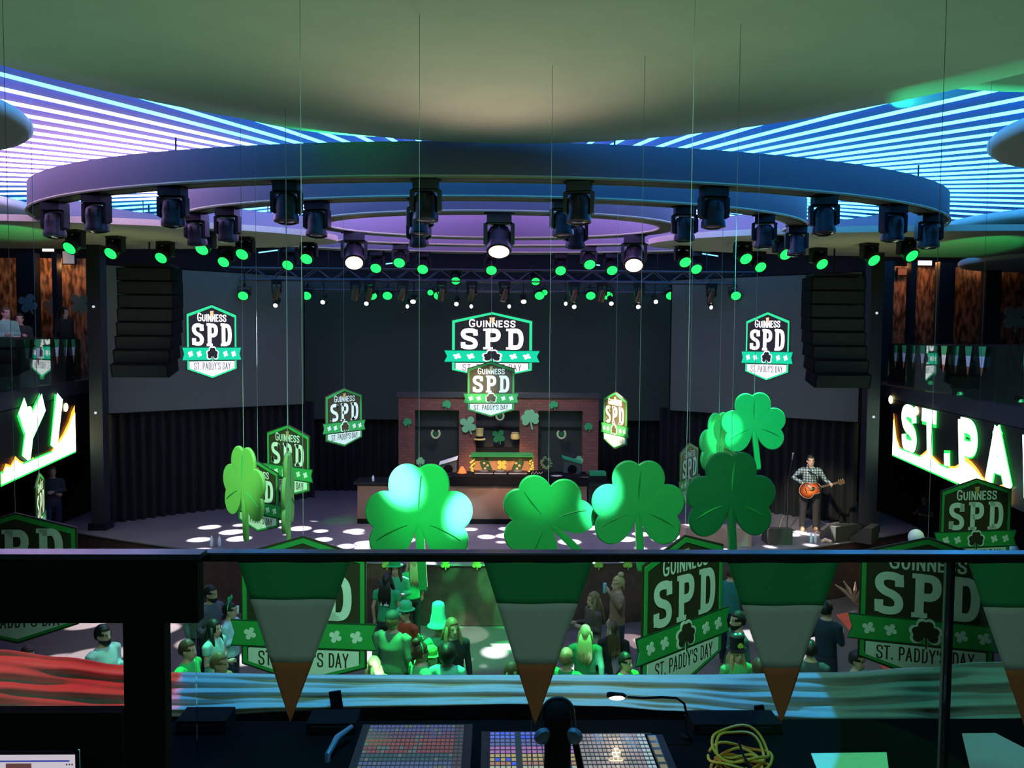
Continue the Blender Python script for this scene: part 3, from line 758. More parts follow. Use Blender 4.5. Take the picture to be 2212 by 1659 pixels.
def shamrock(label, px, py_c, Y, half, yaw, roll, m, cm=None, top=None, base_r=1.0):
    c = W(px, py_c, Y); root = thing('hanging_shamrock', label, 'shamrock decoration', c, R(yaw))
    P = clover(half, n=360); ca, sa = math.cos(R(roll)), math.sin(R(roll)); P = [(x*ca-z*1.08*sa, x*sa+z*1.08*ca) for x, z in P]; th = .022; n = len(P)
    P2 = [(x*.972, z*.972) for x, z in P]
    vs = [(x, -th, z) for x, z in P2]+[(x, -th*.4, z) for x, z in P]+[(x, th*.4, z) for x, z in P]+[(x, th, z) for x, z in P2]+[(0, -th*1.5, 0), (0, th*1.5, 0)]
    fs = []
    for i in range(n):
        j = (i+1) % n
        for q in range(3): fs.append((q*n+j, q*n+i, (q+1)*n+i, (q+1)*n+j))
        fs.append((i, j, 4*n)); fs.append((3*n+j, 3*n+i, 4*n+1))
    MB().add(vs, fs).build('leaf_cutout', m, root)
    for a, bend in ((90, -.05), (199, .10), (-19, -.10)):
        mm = MB(); pts = []
        for k in range(12):
            s = .22+.62*k/11; aa = R(a+roll+bend*60*(k/11)**1.5 if True else a)
            pts.append((half*s*math.cos(aa), half*s*math.sin(aa)))
        wds = [.004+.02*math.sin(PI*k/11) for k in range(12)]
        mv = []
        for k, (x, z) in enumerate(pts):
            dx, dz = (pts[min(k+1, 11)][0]-pts[max(k-1, 0)][0], pts[min(k+1, 11)][1]-pts[max(k-1, 0)][1]); l = math.hypot(dx, dz)
            nx, nz = -dz/l, dx/l; w_ = half*wds[k]*.8
            mv += [(x+nx*w_, -th*1.32, z+nz*w_), (x, -th*1.75, z), (x-nx*w_, -th*1.32, z-nz*w_)]
        ff = []
        for k in range(11): ff += [(3*k, 3*k+1, 3*k+4, 3*k+3), (3*k+1, 3*k+2, 3*k+5, 3*k+4)]
        mm.add(mv, ff).build('leaf_crease', cm or crease_shade_m, root)
    if math.hypot((c.x-.1)/7.0, (c.y-1.0)/10.2) < .985: top = EYE.z+2.63
    ceil = (CZ+.1 if top is None else top)-c.z
    MB().cyl((0, 0, half*.8), (0, 0, ceil), .0022 if Y < 9 else .0032, n=4).build('hanging_wire', wire_m, root)
    return root
shamrock('bright green shamrock with cyan hot spots, in front of the booth left end', 905, 1124, 6.8, .455, 0, 0, foam_g)
shamrock('bright green shamrock leaning sideways, in front of the booth middle', 1184, 1126, 8.0, .46, 4, 42, foam_g)
shamrock('bright green shamrock right of the leaning one, lit cyan on its left leaf', 1378, 1101, 7.7, .45, 0, 0, foam_g)
shamrock('darkest green shamrock with pale leaf creases', 1578, 1083, 6.9, .405, 6, 0, foam_d, foam_g)  # paler crease colour stands for highlights on the leaves
shamrock('highest green shamrock, near the guitarist', 1628, 922, 11.4, .46, 0, 4, foam_g, None)
shamrock('bright shamrock turned almost away behind the highest one', 1552, 962, 11.8, .46, 40, 0, foam_g)
shamrock('lime shamrock turned partly away at the left, over two signs', 527, 1055, 10.2, .50, -44, 0, foam_y, foam_g)
shamrock('lime shamrock seen edge-on in front of the left signs', 622, 1073, 9.6, .50, 97, 0, foam_y)

# ================================================================ PEOPLE
hair_c = {'black': mat('hair_black', (.012, .010, .009), .5, var=.3, scale=60), 'brown': mat('hair_brown', (.07, .038, .020), .5, var=.4, scale=60),
          'blond': mat('hair_blond', (.42, .30, .15), .5, var=.3, scale=60), 'sandy': mat('hair_sandy', (.20, .12, .06), .5, var=.3, scale=60)}
eye_m = mat('eye_dark', (.01, .01, .01), .2); lip_c = mat('lips', (.32, .12, .10), .5); shoe_m = mat('shoe_leather', (.05, .03, .02), .5)
def rem(o, v):
    md = o.modifiers.new('merge', 'REMESH'); md.mode = 'VOXEL'; md.voxel_size = v; md.use_smooth_shade = True
    sm = o.modifiers.new('smooth', 'SMOOTH'); sm.factor = .5; sm.iterations = 3
    return o
def hand(m, wr, d, side, grip=0.6):
    wr = Vector(wr); d = Vector(d).normalized(); s = Vector(side).normalized(); nn = d.cross(s).normalized()
    # palm
    m.tube([wr-d*.02, wr+d*.03, wr+d*.075, wr+d*.09], [.024, .034, .036, .026], 8)
    for k, (off, ln) in enumerate(((-.030, .062), (-.010, .072), (.010, .068), (.029, .052))):
        b = wr+d*.08+s*off; k1 = b+d*ln*.45+nn*ln*.15*grip; k2 = k1+d*ln*.30*(1-grip*.6)+nn*ln*.35*grip; k3 = k2+d*ln*.1*(1-grip)+nn*ln*.3*grip
        m.tube([b-d*.02, b, k1, k2, k3], [.0095, .0095, .009, .008, .006], 6)
    b = wr+d*.03-s*.028; m.tube([b, b-s*.022+d*.022, b-s*.028+d*.05+nn*.015], [.012, .010, .008], 6)
def person(label, px, py, h=1.72, face=0, top=(.1, .3, .15), legs=(.02, .025, .05), hair='brown', style='short', hat=None, pose='down', skin=None, loc=None, vox=.017,
           top_m=None, legs_m=None, fat=1.0, sleeves='long', lean=0, group=None, beard=False, extra=None, shoes=None, hatcol=(.02, .5, .15)):
    if loc is None:
        p = Wz(px, py, h+(.0)); loc = Vector((p.x, p.y, 0))
    skin = skin or skin_m
    root = thing('person', label, 'person', loc, R(face), group)
    root.scale = (h/1.72,)*3
    tm = top_m or mat('cloth_%03d_%03d_%03d' % tuple(int(c*999) for c in top), top, .85, var=.2, scale=12)
    lm = legs_m or mat('cloth_%03d_%03d_%03d' % tuple(int(c*999) for c in legs), legs, .85, var=.2, scale=12)
    P = {'down': [((.245, .03, 1.13), (.25, -.05, .89))]*2, 'hold': [((.25, .0, 1.14), (.12, -.27, 1.20))]*2,
         'cup': [((.25, .0, 1.14), (.10, -.30, 1.32)), ((.25, .03, 1.13), (.20, -.16, .98))], 'lookphone': [((.24, .0, 1.14), (.05, -.28, 1.14))]*2,
         'fold': [((.25, -.02, 1.15), (-.02, -.17, 1.16)), ((.25, -.02, 1.13), (-.05, -.19, 1.10))],
         'guitar': [((.33, -.02, 1.17), (.38, -.27, 1.13)), ((.38, .0, 1.21), (.09, -.24, 1.06))],
         'up': [((.27, -.05, 1.25), (.18, -.22, 1.52)), ((.245, .03, 1.13), (.25, -.05, .89))]}[pose]
    # legs stance
    fx = .10 if pose != 'guitar' else .13
    def arm(m, i, k, r_in=1.0, to=1.0):
        s = 1 if i == 0 else -1; sh = Vector((s*.175*fat, 0, 1.395)); el, wr = [Vector((s*q[0], q[1], q[2])) for q in P[i]]
        mid = el.lerp(wr, .5)
        pts = [sh+Vector((-s*.05, 0, .005)), sh+Vector((s*.02, 0, -.02)), sh.lerp(el, .5), el, mid, wr]; rs = [.055, .058, .047, .040, .038, .027]
        if to < .5: pts = pts[:3]; rs = rs[:3]
        m.tube(pts, [r*k for r in rs], 10)
        return el, wr, s
    # body: one surface with head, neck, torso, arms, hands, legs
    b = MB()
    b.loft([(0, 0, .86, .155, .105), (0, 0, 1.0, .135, .095), (0, -.005, 1.15, .135, .10), (0, -.005, 1.30, .155, .105), (0, 0, 1.41, .155, .085), (0, .005, 1.455, .085, .07), (0, .0, 1.49, .056, .06), (0, -.005, 1.56, .054, .062)], 18)
    b.loft([(0, -.055, 1.482, .022, .022), (0, -.045, 1.492, .042, .045), (0, -.030, 1.515, .056, .072), (0, -.015, 1.55, .067, .088), (0, -.006, 1.59, .074, .096), (0, 0, 1.63, .077, .100), (0, .004, 1.665, .073, .094), (0, .006, 1.69, .060, .078), (0, .006, 1.71, .036, .048), (0, .006, 1.72, .012, .014)], 20)
    b.loft([(0, -.108, 1.556, .016, .016), (0, -.112, 1.566, .015, .016), (0, -.100, 1.60, .009, .010), (0, -.094, 1.615, .006, .006)], 8)      # nose
    for s in (-1, 1): b.ball((s*.080, .005, 1.588), (.011, .020, .030), 8)
    b.ball((0, -.092, 1.522), (.024, .012, .008), 8)
    for i in (0, 1):
        el, wr, s = arm(b, i, .82); d = wr-el
        hand(b, wr, d, Vector((0, 0, 1)) if abs(d.normalized().z) < .8 else Vector((0, 1, 0)), .75 if pose != 'down' else .45)
    for s in (-1, 1):
        b.tube([(s*.08, 0, .90), (s*fx, 0, .70), (s*fx*1.05, -.01, .48), (s*fx*1.1, .015, .28), (s*fx*1.1, .01, .08)], [.085, .075, .052, .050, .034], 10)
        b.ball((s*fx*1.12, -.045, .045), (.042, .11, .04), 10)
    rem(b.build('body', skin, root, True, 180), vox*.62)
    # top
    t = MB(); f = fat
    t.loft([(0, 0, .90, .178*f, .130*f), (0, 0, .98, .172*f, .128*f), (0, -.005, 1.10, .160*f, .124*f), (0, -.005, 1.25, .178*f, .132*f), (0, 0, 1.37, .180*f, .112), (0, 0, 1.43, .135, .09), (0, .004, 1.462, .078, .07)], 18)
    for i in (0, 1): arm(t, i, 1.22, to=(.2 if sleeves == 'short' else 1))
    rem(t.build('jacket' if sleeves == 'long' else 'shirt', tm, root, True, 180), vox)
    # trousers
    t = MB(); t.loft([(0, 0, .80, .165, .125), (0, 0, .86, .172, .128), (0, 0, .95, .160, .118)], 18)
    for s in (-1, 1): t.tube([(s*.075, 0, .90), (s*fx, 0, .70), (s*fx*1.05, -.01, .48), (s*fx*1.1, .01, .28), (s*fx*1.12, .01, .06)], [.105, .095, .078, .070, .066], 12)
    rem(t.build('trousers', lm, root, True, 180), vox)
    t = MB()
    for s in (-1, 1): t.loft([(s*fx*1.12, -.04, .0, .05, .13), (s*fx*1.12, -.04, .03, .05, .13), (s*fx*1.12, -.03, .06, .045, .11), (s*fx*1.12, .015, .10, .042, .055)], 14)
    t.build('shoes', shoes or shoe_m, root, True)
    # face marks
    for s in (-1, 1):
        MB().ball((s*.031, -.088, 1.603), (.013, .010, .007), 8).build('eye', eye_m, root, True)
        MB().tube([(s*.016, -.099, 1.621), (s*.033, -.097, 1.626), (s*.048, -.084, 1.620)], .0035, 5).build('eyebrow', hair_c[hair], root)
    MB().ball((0, -.0985, 1.533), (.022, .008, .006), 8).build('mouth', lip_c, root, True)
    # hair
    hm = hair_c[hair]
    if style != 'none':
        g = MB(); N_ = 22; M_ = 14; k = 1.09 if style != 'afro' else 1.55; vs = []; keep = set()
        for j in range(M_+1):
            q = -PI/2+PI*j/M_
            for i in range(N_):
                a = 2*PI*i/N_; jx = 1+.02*math.sin(5*a+3*q) if style != 'afro' else 1+random.uniform(-.05, .05)
                vs.append((.079*k*jx*math.cos(q)*math.cos(a), .010+.102*k*jx*math.cos(q)*math.sin(a), 1.612+(.118*k if style != 'afro' else .15)*jx*math.sin(q)+(.0 if style != 'afro' else .02)))
        low = {'short': 1.565, 'long': 1.50, 'bun': 1.55, 'afro': 1.50, 'cap': 1.56}[style]
        fs = []
        for j in range(M_):
            for i in range(N_):
                i2 = (i+1) % N_; f_ = (j*N_+i, j*N_+i2, (j+1)*N_+i2, (j+1)*N_+i)
                cx_ = sum(vs[q][0] for q in f_)/4; cyy = sum(vs[q][1] for q in f_)/4; cz_ = sum(vs[q][2] for q in f_)/4
                if cyy < -.02 and cz_ < 1.655 and abs(cx_) < (.062 if style != 'long' else .058)*(1 if style != 'afro' else 1.2): continue
                if cyy < .01 and cz_ < 1.60 and style in ('short', 'cap', 'bun'): continue
                if cz_ < low: continue
                fs.append(f_)
        g.add(vs, fs)
        if style == 'long':
            g.loft([(0, .05, 1.66, .066, .050), (0, .065, 1.58, .084, .052), (0, .082, 1.48, .088, .046), (0, .108, 1.38, .092, .038), (0, .122, 1.28, .082, .030), (0, .124, 1.22, .06, .022)], 16)
            for q in range(11):
                a_ = (q-5)/5*.085; e_ = random.uniform(1.16, 1.27); g.tube([(a_*.7, .085, 1.62), (a_*1.0, .118, 1.50), (a_*1.12+random.uniform(-.008, .008), .142, 1.38), (a_*1.05+random.uniform(-.015, .015), .150, 1.28), (a_*.9, .138, e_)], [.014, .018, .017, .014, .004], 5)
            for s in (-1, 1): g.tube([(s*.075, -.01, 1.63), (s*.092, -.02, 1.52), (s*.105, -.045, 1.42), (s*.095, -.085, 1.30)], [.022, .028, .030, .012], 8)
        if style == 'bun': g.ball((0, .055, 1.755), (.052, .052, .045), 12); g.tube([(0, .09, 1.57), (.01, .105, 1.52), (0, .10, 1.47)], [.03, .02, .006], 6)
        hr = g.build('hair', hm, root, True, 180)
        sd = hr.modifiers.new('thick', 'SOLIDIFY'); sd.thickness = .008; sd.offset = 0
    if beard:
        g = MB(); g.loft([(0, -.060, 1.468, .020, .022), (0, -.052, 1.485, .046, .050), (0, -.036, 1.515, .062, .078), (0, -.022, 1.545, .070, .088)], 14); g.build('beard', hm, root, True)
    hc = mat('hat_%03d_%03d_%03d' % tuple(int(c*999) for c in hatcol), hatcol, .7)
    if hat == 'bowler':
        m = MB(); m.lathe([(.145, 1.655), (.150, 1.662), (.102, 1.672), (.104, 1.72), (.098, 1.765), (.07, 1.795), (.02, 1.805)], 22, Matrix.Translation((0, .005, 0))); m.build('bowler_hat', hc, root, True, 50)
    if hat == 'tophat':
        m = MB(); m.lathe([(.150, 1.665), (.155, 1.675), (.102, 1.682), (.100, 1.80), (.112, 1.86), (.105, 1.868), (.02, 1.868)], 22, Matrix.Translation((0, .005, 0))); H_ = m.build('top_hat', hc, root, True, 40)
        m = MB(); m.prism([(x, z+1.745) for x, z in clover(.045, n=48)], -.112, -.100); m.build('clover_badge', mat('clover_yellow', (.55, .75, .10), .6), H_)
        for s in (-1, 1): MB().ball((s*.035, -.02, 1.885), .028, 10).build('pompom', mat('pompom', (.35, .95, .75), .8), H_, True)
    if hat == 'foam':
        m = MB(); m.lathe([(.17, 1.61), (.175, 1.625), (.135, 1.66), (.125, 1.73), (.105, 1.82), (.10, 1.93), (.088, 1.98), (.05, 2.005), (.01, 2.01)], 24, Matrix.Translation((0, .005, 0))); m.build('tall_foam_hat', hc, root, True, 70)
    if hat == 'cap':
        m = MB(); m.loft([(0, .005, 1.655, .092, .115), (0, .005, 1.69, .090, .112), (0, .005, 1.72, .075, .092), (0, .005, 1.74, .04, .05), (0, .005, 1.745, .01, .01)], 20)
        m.loft([(0, -.11, 1.650, .07, .07), (0, -.115, 1.660, .065, .065)], 16); m.build('cap', hc, root, True, 50)
    if hat == 'band':
        m = MB(); m.tube([(.092*math.cos(q), .005, 1.63+.115*math.sin(q)) for q in [PI*i/12 for i in range(13)]], .008, 6)
        H_ = m.build('headband', hc, root)
        for s in (-1, 1): MB().prism([(x+s*.05, z+1.79) for x, z in clover(.04, n=48)], -.006, .006).build('clover_topper', hc, H_)
    if extra: extra(root)
    return root
def cup(root, w, col=(.75, .9, .95), h=.13):
    w = Vector(w)
    c = thing('drink_cup', 'x', 'cup'); 
    return c
def held(label, name, cat, root, local, build):
    bpy.context.view_layer.update()
    wp = root.matrix_world @ Vector(local)
    o = thing(name, label, cat, wp, root.rotation_euler.z); build(o); return o
def b_cup(o): MB().lathe([(.030, -.06), (.036, .06), (.033, .06), (.028, -.05)], 14).build('cup_body', mat('cup_plastic', (.7, .85, .85), .4), o, True)
def b_can(o):
    MB().lathe([(.028, -.085), (.034, -.078), (.034, .07), (.027, .082), (.02, .082)], 16).build('can_body', mat('can_blue', (.30, .55, .70), .3, .4), o, True)

# crowd on the dance floor
def jersey(root):
    m = MB(); text(m, '12', -.085, 1.20, .17, .15, .2, 0, gap=.2); m.v = [(-x, .152, z) for x, y, z in m.v]; m.build('jersey_number', sgn_white, root)
ppl = []
p = person('bearded dark-haired person in grey jacket, topmost at the left crowd', 455, 1266, 1.80, 70, (.09, .10, .12), hair='black', beard=True, pose='cup')
held('white cup held by the bearded person in grey', 'drink_cup', 'cup', p, (.115, -.385, 1.36), b_cup)
person('person with light hair behind the bearded person in grey', 428, 1275, 1.60, 60, (.10, .22, .16), hair='brown', pose='down')
person('person with long dark hair in a pale teal shirt, facing right', 462, 1340, 1.68, 75, (.30, .62, .55), (.02, .05, .12), 'black', 'long', pose='fold', sleeves='short')
person('person with a dark short cut in a bright green shirt, facing right', 405, 1384, 1.78, 80, (.03, .55, .12), hair='brown', pose='down', sleeves='short', fat=1.1)
person('person with short brown hair low beside the left sign edge', 474, 1412, 1.78, 80, (.35, .24, .10), hair='sandy', pose='down', sleeves='short')
person('person in a light blue shirt half behind the left sign', 497, 1302, 1.70, 85, (.35, .62, .66), hair='black', pose='hold', hat='band')
person('bearded person in an open white shirt over blue, above the red cloth', 222, 1352, 1.82, 70, (.50, .62, .60), (.02, .02, .03), 'black', beard=True, pose='hold', fat=1.08)
person('person in dark clothing beside the black post', 292, 1362, 1.60, -60, (.012, .013, .015), hair='black')
person('person in blue shirt low behind the left sign tip', 60, 1398, 1.62, 60, (.05, .35, .65), hair='brown', pose='hold', sleeves='short')
person('person with long dark hair in a green jersey numbered 12, back turned', 836, 1240, 1.70, 168, (.03, .38, .17), (.02, .03, .03), 'black', 'long', sleeves='short', extra=jersey)
person('person with green hat in a green top facing the camera, highest in the crowd', 853, 1214, 1.74, 10, (.04, .42, .20), hair='brown', style='long', hat='bowler', pose='hold')
person('person with a bare arm in a green top and black trousers by the shamrock', 890, 1205, 1.62, -150, (.02, .50, .14), (.006, .006, .008), 'blond', 'long', pose='down', sleeves='short')
person('person in a grey-green jacket and dark cap, back turned', 848, 1322, 1.84, 160, (.12, .26, .16), (.01, .01, .012), 'sandy', 'cap', 'cap', hatcol=(.03, .05, .05), fat=1.14)
person('person in a red and navy jacket with a green bowler hat', 876, 1308, 1.66, -35, (.45, .07, .03), (.01, .01, .012), 'black', hat='bowler', hatcol=(.04, .50, .22))
person('person wearing a tall glowing foam hat in the middle crowd', 947, 1338, 1.62, 30, (.05, .50, .22), hair='brown', hat='foam', hatcol=(.10, .85, .55), pose='hold')
person('person with light shoulder hair in a dark jacket, facing the camera', 977, 1338, 1.80, 25, (.015, .018, .02), hair='sandy', style='long', pose='down')
person('brown-haired person with green headband in a green tee, middle crowd', 908, 1390, 1.78, 120, (.10, .48, .20), hair='brown', style='bun', hat='band', sleeves='short')
person('person with a round afro in a bright mint tee, back turned', 966, 1396, 1.66, 175, (.16, .75, .52), (.01, .01, .02), 'black', 'afro', sleeves='short', skin=skin2_m)
person('blond person lit lime, lowest beside the left sign right edge', 808, 1420, 1.62, -150, (.30, .60, .10), hair='blond', style='long')  # lime light on this person painted into the top's colour
person('person in a leafy green hat between the mint tee and green tee', 932, 1406, 1.48, 60, (.05, .55, .10), hair='brown', hat='bowler', hatcol=(.10, .6, .10), sleeves='short')
p = person('blond person with a bun in a tan jacket holding a can', 1335, 1246, 1.70, -80, (.30, .17, .11), (.02, .04, .10), 'blond', 'bun', pose='up')
held('pale blue tall can in the hand of the tan jacket person', 'drink_can', 'can', p, (.19, -.30, 1.60), b_can)
MBc = None
person('person with long sandy hair turned left, behind the pennant edge', 1282, 1280, 1.66, -70, (.10, .07, .06), hair='sandy', style='long', pose='hold')
person('person with long blond hair in green, back turned, right crowd', 1265, 1352, 1.66, 170, (.03, .22, .10), hair='blond', style='long')
person('person with long wavy brown hair in a black coat, back turned', 1326, 1344, 1.58, 175, (.010, .010, .012), hair='brown', style='long')
person('short-haired person in dark green with a lit collar, low by the middle pennant', 1224, 1402, 1.74, 150, (.02, .20, .08), hair='sandy', sleeves='short')
person('dark-haired person in a bright green tee with a garland, low in front', 1352, 1412, 1.62, 40, (.10, .60, .08), hair='black', sleeves='short', pose='hold')
person('person in a green top at the left edge of the middle pennant', 1108, 1432, 1.64, 100, (.03, .35, .08), hair='brown', style='long', sleeves='short')
person('bearded person in a dark jacket seen in profile at the right sign', 1594, 1322, 1.82, -80, (.04, .07, .08), hair='black', beard=True, pose='down')
person('blond person with a black tall hat and clover badge', 1592, 1394, 1.60, 12, (.10, .45, .16), hair='blond', style='long', hat='tophat', hatcol=(.012, .012, .012))
person('person in a teal shirt and dark trousers behind the right pennant', 1580, 1222, 1.76, 160, (.02, .16, .17), (.012, .014, .03), 'brown')
person('person in a green tee low beside the right pennant', 1640, 1424, 1.70, 170, (.02, .38, .14), hair='brown', sleeves='short')
person('person in a dark blue jacket with green scarf behind the right pennant edge', 1786, 1300, 1.76, 130, (.012, .025, .045), hair='black', pose='hold')
person('person in a grey sleeve low right of the right pennant', 1752, 1385, 1.72, 150, (.05, .07, .08), hair='black', pose='fold')
person('dark-haired person bending in bright green, lowest right of the red runner', 1852, 1408, 1.66, 40, (.03, .60, .25), hair='black', sleeves='short')
# floor at the sides
person('person in dark clothes below the left banner', 112, 1005, 1.76, 40, (.03, .04, .05), hair='sandy', loc=Vector((W(112, 1010, 19.5).x, 19.5, W(112, 1010, 19.5).z-1.74)), pose='fold')
person('person in dark clothes behind the white balloon at the right', 1998, 1070, 1.62, -60, (.05, .045, .05), hair='brown', sleeves='short', pose='hold')
zz_ = W(112, 1010, 19.5).z-1.74
o = MB().box((-11.9, 19.9, zz_/2), (2.7, 2.4, zz_)).build('floor_riser_left', wall_dark); struct(o)

# guitarist
gp = Vector((W(1747, 1150, 19.4).x, 19.4, 1.25))
plaid = bpy.data.materials.new('plaid_shirt'); plaid.use_nodes = True
nt = plaid.node_tree; N = nt.nodes; L = nt.links; b = N['Principled BSDF']; tc = N.new('ShaderNodeTexCoord'); prev = None
for ax in ('X', 'Z'):
    w1 = N.new('ShaderNodeTexWave'); w1.bands_direction = ax; w1.inputs['Scale'].default_value = 5.5; L.new(tc.outputs['Object'], w1.inputs['Vector'])
    if prev is None: prev = w1
    else:
        ad = N.new('ShaderNodeMath'); ad.operation = 'ADD'; L.new(prev.outputs['Fac'], ad.inputs[0]); L.new(w1.outputs['Fac'], ad.inputs[1])
cr = N.new('ShaderNodeValToRGB'); cr.color_ramp.elements[0].position = .25; cr.color_ramp.elements[0].color = (.03, .07, .085, 1)
cr.color_ramp.elements[1].position = .85; cr.color_ramp.elements[1].color = (.42, .50, .46, 1)
e = cr.color_ramp.elements.new(.55); e.color = (.12, .18, .19, 1)
ml = N.new('ShaderNodeMath'); ml.operation = 'MULTIPLY'; ml.inputs[1].default_value = .5; L.new(ad.outputs[0], ml.inputs[0]); L.new(ml.outputs[0], cr.inputs[0]); L.new(cr.outputs[0], b.inputs['Base Color'])
GTR = person('person in plaid shirt and dark trousers playing an acoustic guitar on stage', 0, 0, 1.80, -10, legs=(.03, .028, .028), hair='black', loc=gp, pose='guitar', top_m=plaid, vox=.012, shoes=mat('tan_boot', (.42, .25, .12), .5))
g = thing('acoustic_guitar', 'sunburst acoustic guitar held by the person on stage', 'guitar', gp + Vector((-.08, -.20, 1.02)), R(-10), rot=(R(-6), R(-17), R(-10)))
def gbody(k=1.0):
    P = []
    for i in range(72):
        q = 2*PI*i/72; x = math.cos(q); z = math.sin(q)
        w_ = .205 - .055*x*0 - .065*math.exp(-((x-.25)/.32)**2) - .03*max(x, 0)
        P.append((x*.255*k, z*w_*k if abs(z) > 0 else 0))
    return P
sun = bpy.data.materials.new('sunburst'); sun.use_nodes = True; nt = sun.node_tree; N = nt.nodes; L = nt.links; b = N['Principled BSDF']; b.inputs['Roughness'].default_value = .2
tc = N.new('ShaderNodeTexCoord'); vm = N.new('ShaderNodeVectorMath'); vm.operation = 'MULTIPLY'; vm.inputs[1].default_value = (3.6, 0, 4.8); ln = N.new('ShaderNodeVectorMath'); ln.operation = 'LENGTH'
L.new(tc.outputs['Object'], vm.inputs[0]); L.new(vm.outputs[0], ln.inputs[0]); cr = N.new('ShaderNodeValToRGB'); L.new(ln.outputs['Value'], cr.inputs[0]); L.new(cr.outputs[0], b.inputs['Base Color'])
cr.color_ramp.elements[0].position = .30; cr.color_ramp.elements[0].color = (.80, .24, .05, 1); cr.color_ramp.elements[1].position = .92; cr.color_ramp.elements[1].color = (.025, .008, .005, 1)
e = cr.color_ramp.elements.new(.6); e.color = (.42, .07, .02, 1)
MB().prism(gbody()[::-1], -.05, .05).build('guitar_body', sun, g)
MB().frame(gbody(1.0)[::-1], gbody(.965)[::-1], -.0525, -.049).build('binding', mat('binding', (.6, .5, .35), .5), g)
MB().lathe([(.045, 0), (.045, .003), (.005, .003)], 24, Matrix.Translation((.07, -.050, 0)) @ Matrix.Rotation(PI/2, 4, 'X')).build('sound_hole', black, g)
MB().box((-.10, -.056, 0), (.02, .012, .14)).build('bridge', mat('rosewood', (.04, .02, .012), .5), g)
nk = MB().box((.43, -.055, 0), (.46, .02, .05)).build('neck', mat('rosewood', (.04, .02, .012), .5), g)
for k in range(9): MB().box((.26+k*.045, -.066, 0), (.004, .003, .048)).build('fret', mat('fret_wire', (.6, .6, .6), .3, .8), nk)
hs = MB().prism([(.65, -.028), (.66, -.04), (.80, -.045), (.80, .045), (.66, .04), (.65, .028)][::-1], -.062, -.045).build('headstock', mat('headstock', (.10, .05, .02), .4), g)
for k in range(3):
    for s in (-1, 1): MB().cyl((.68+k*.045, -.055, s*.045), (.68+k*.045, -.055, s*.065), .009, n=8).build('tuning_peg', mat('peg', (.7, .65, .5), .3, .6), hs)
m = MB()
for k in range(6): m.cyl((-.10, -.064, -.018+k*.007), (.66, -.068, -.018+k*.007), .0010, n=4)
m.build('strings', mat('string_metal', (.7, .65, .5), .3, .8), g)
MB().tube([(.22, -.03, .12), (.22, -.02, .30), (.10, .06, .42), (.0, .16, .40), (-.16, .22, .2), (-.25, .06, 0)], .012, 6).build('strap', black, g)

# microphones on stage
def mic_stand(label, px, py_top, px_b, Y, z0=1.25, boom=None):
    t = W(px, py_top, Y); b_ = Vector((W(px_b, 1150, Y).x, Y, z0)); root = thing('microphone_stand', label, 'microphone stand', b_)
    H = t.z-z0
    for k in range(3):
        q = 2*PI*k/3+.5; MB().cyl((0, 0, .10), (.28*math.cos(q), .28*math.sin(q), .012), .010, n=6).build('leg', blackm, root)
    MB().cyl((0, 0, .08), (0, 0, H*.72), .013, n=8).build('pole', blackm, root)
    MB().cyl((0, 0, H*.70), (t.x-b_.x, 0, H-.05), .008, n=6).build('boom', blackm, root)
    d = Vector((t.x-b_.x, 0, H*.3)).normalized(); e = Vector((t.x-b_.x, 0, H-.05))
    m_ = MB().tube([e, e+d*.12, e+d*.125, e+d*.15, e+d*.17], [.012, .018, .027, .027, .01], 10).build('microphone', mat('mic_grey', (.12, .12, .12), .4, .5), root, True)
mic_stand('microphone stand left of the guitarist', 1711, 988, 1700, 19.2)
mic_stand('microphone stand right in front of the guitarist face', 1751, 1012, 1770, 19.0)

# wedge monitors on stage
def wedge(label, px, py, Y, rz, w=.65, lit=None):
    p = Wz(px, py, 1.25); root = thing('wedge_monitor', label, 'monitor speaker', (p.x, p.y, 1.25), rz)
    M = Matrix.Rotation(PI/2, 4, 'Z'); 
    pr = [(-.22, 0), (.24, 0), (.24, .10), (-.05, .36), (-.22, .36)]
    m = MB(); n = 5; m.add([(-w/2, x, z) for x, z in pr]+[(w/2, x, z) for x, z in pr], [tuple(range(5))[::-1], tuple(range(5, 10))]+[(i, (i+1) % 5, 5+(i+1) % 5, 5+i) for i in range(5)])
    m.build('cabinet', mat('wedge_paint', (.05, .052, .035), .7), root)
    m = MB(); m.add([(-w*.46, .215, .13), (w*.46, .215, .13), (w*.46, -.035, .352), (-w*.46, -.035, .352)], [(0, 1, 2, 3)]); m.v = [(x, y+.006, z+.006) for x, y, z in m.v]; m.build('grille', mat('speaker_grille', (.008, .012, .007), .9, var=.5, scale=150), root)
wedge('olive lit wedge monitor left of the guitarist', 1678, 1172, 18, 0, .55)
wedge('black wedge monitor right of the guitarist', 1812, 1165, 18, R(25), .7)
wedge('black wedge monitor at the far right of the stage', 1868, 1168, 18.4, R(50), .6)
# bottles by the guitarist
for k, (px, lab) in enumerate(((1752, 'left one of two clear bottles on the stage floor by the guitarist'), (1761, 'right one of two clear bottles on the stage floor by the guitarist'))):
    p = Wz(px, 1172, 1.25); b_ = thing('water_bottle', lab, 'bottle', (p.x, p.y, 1.25))
    MB().lathe([(.03, 0), (.034, .01), (.034, .14), (.026, .18), (.013, .205)], 14).build('bottle_body', mat('bottle_plastic', (.7, .8, .85), .15, spec=.8), b_, True)
    MB().lathe([(.015, .203), (.015, .225), (.005, .226)], 12).build('cap', sgn_white, b_)
p = Wz(1774, 1172, 1.25); b_ = MB().tube([(0, 0, .02), (.1, .04, .05), (.2, -.02, .03), (.26, .05, .02)], [.03, .05, .04, .02], 8).build('crumpled_towel', mat('towel', (.75, .6, .4), .9)); b_.location = (p.x, p.y, 1.25); tag(b_, 'small crumpled cream towel right of the two bottles', 'towel')
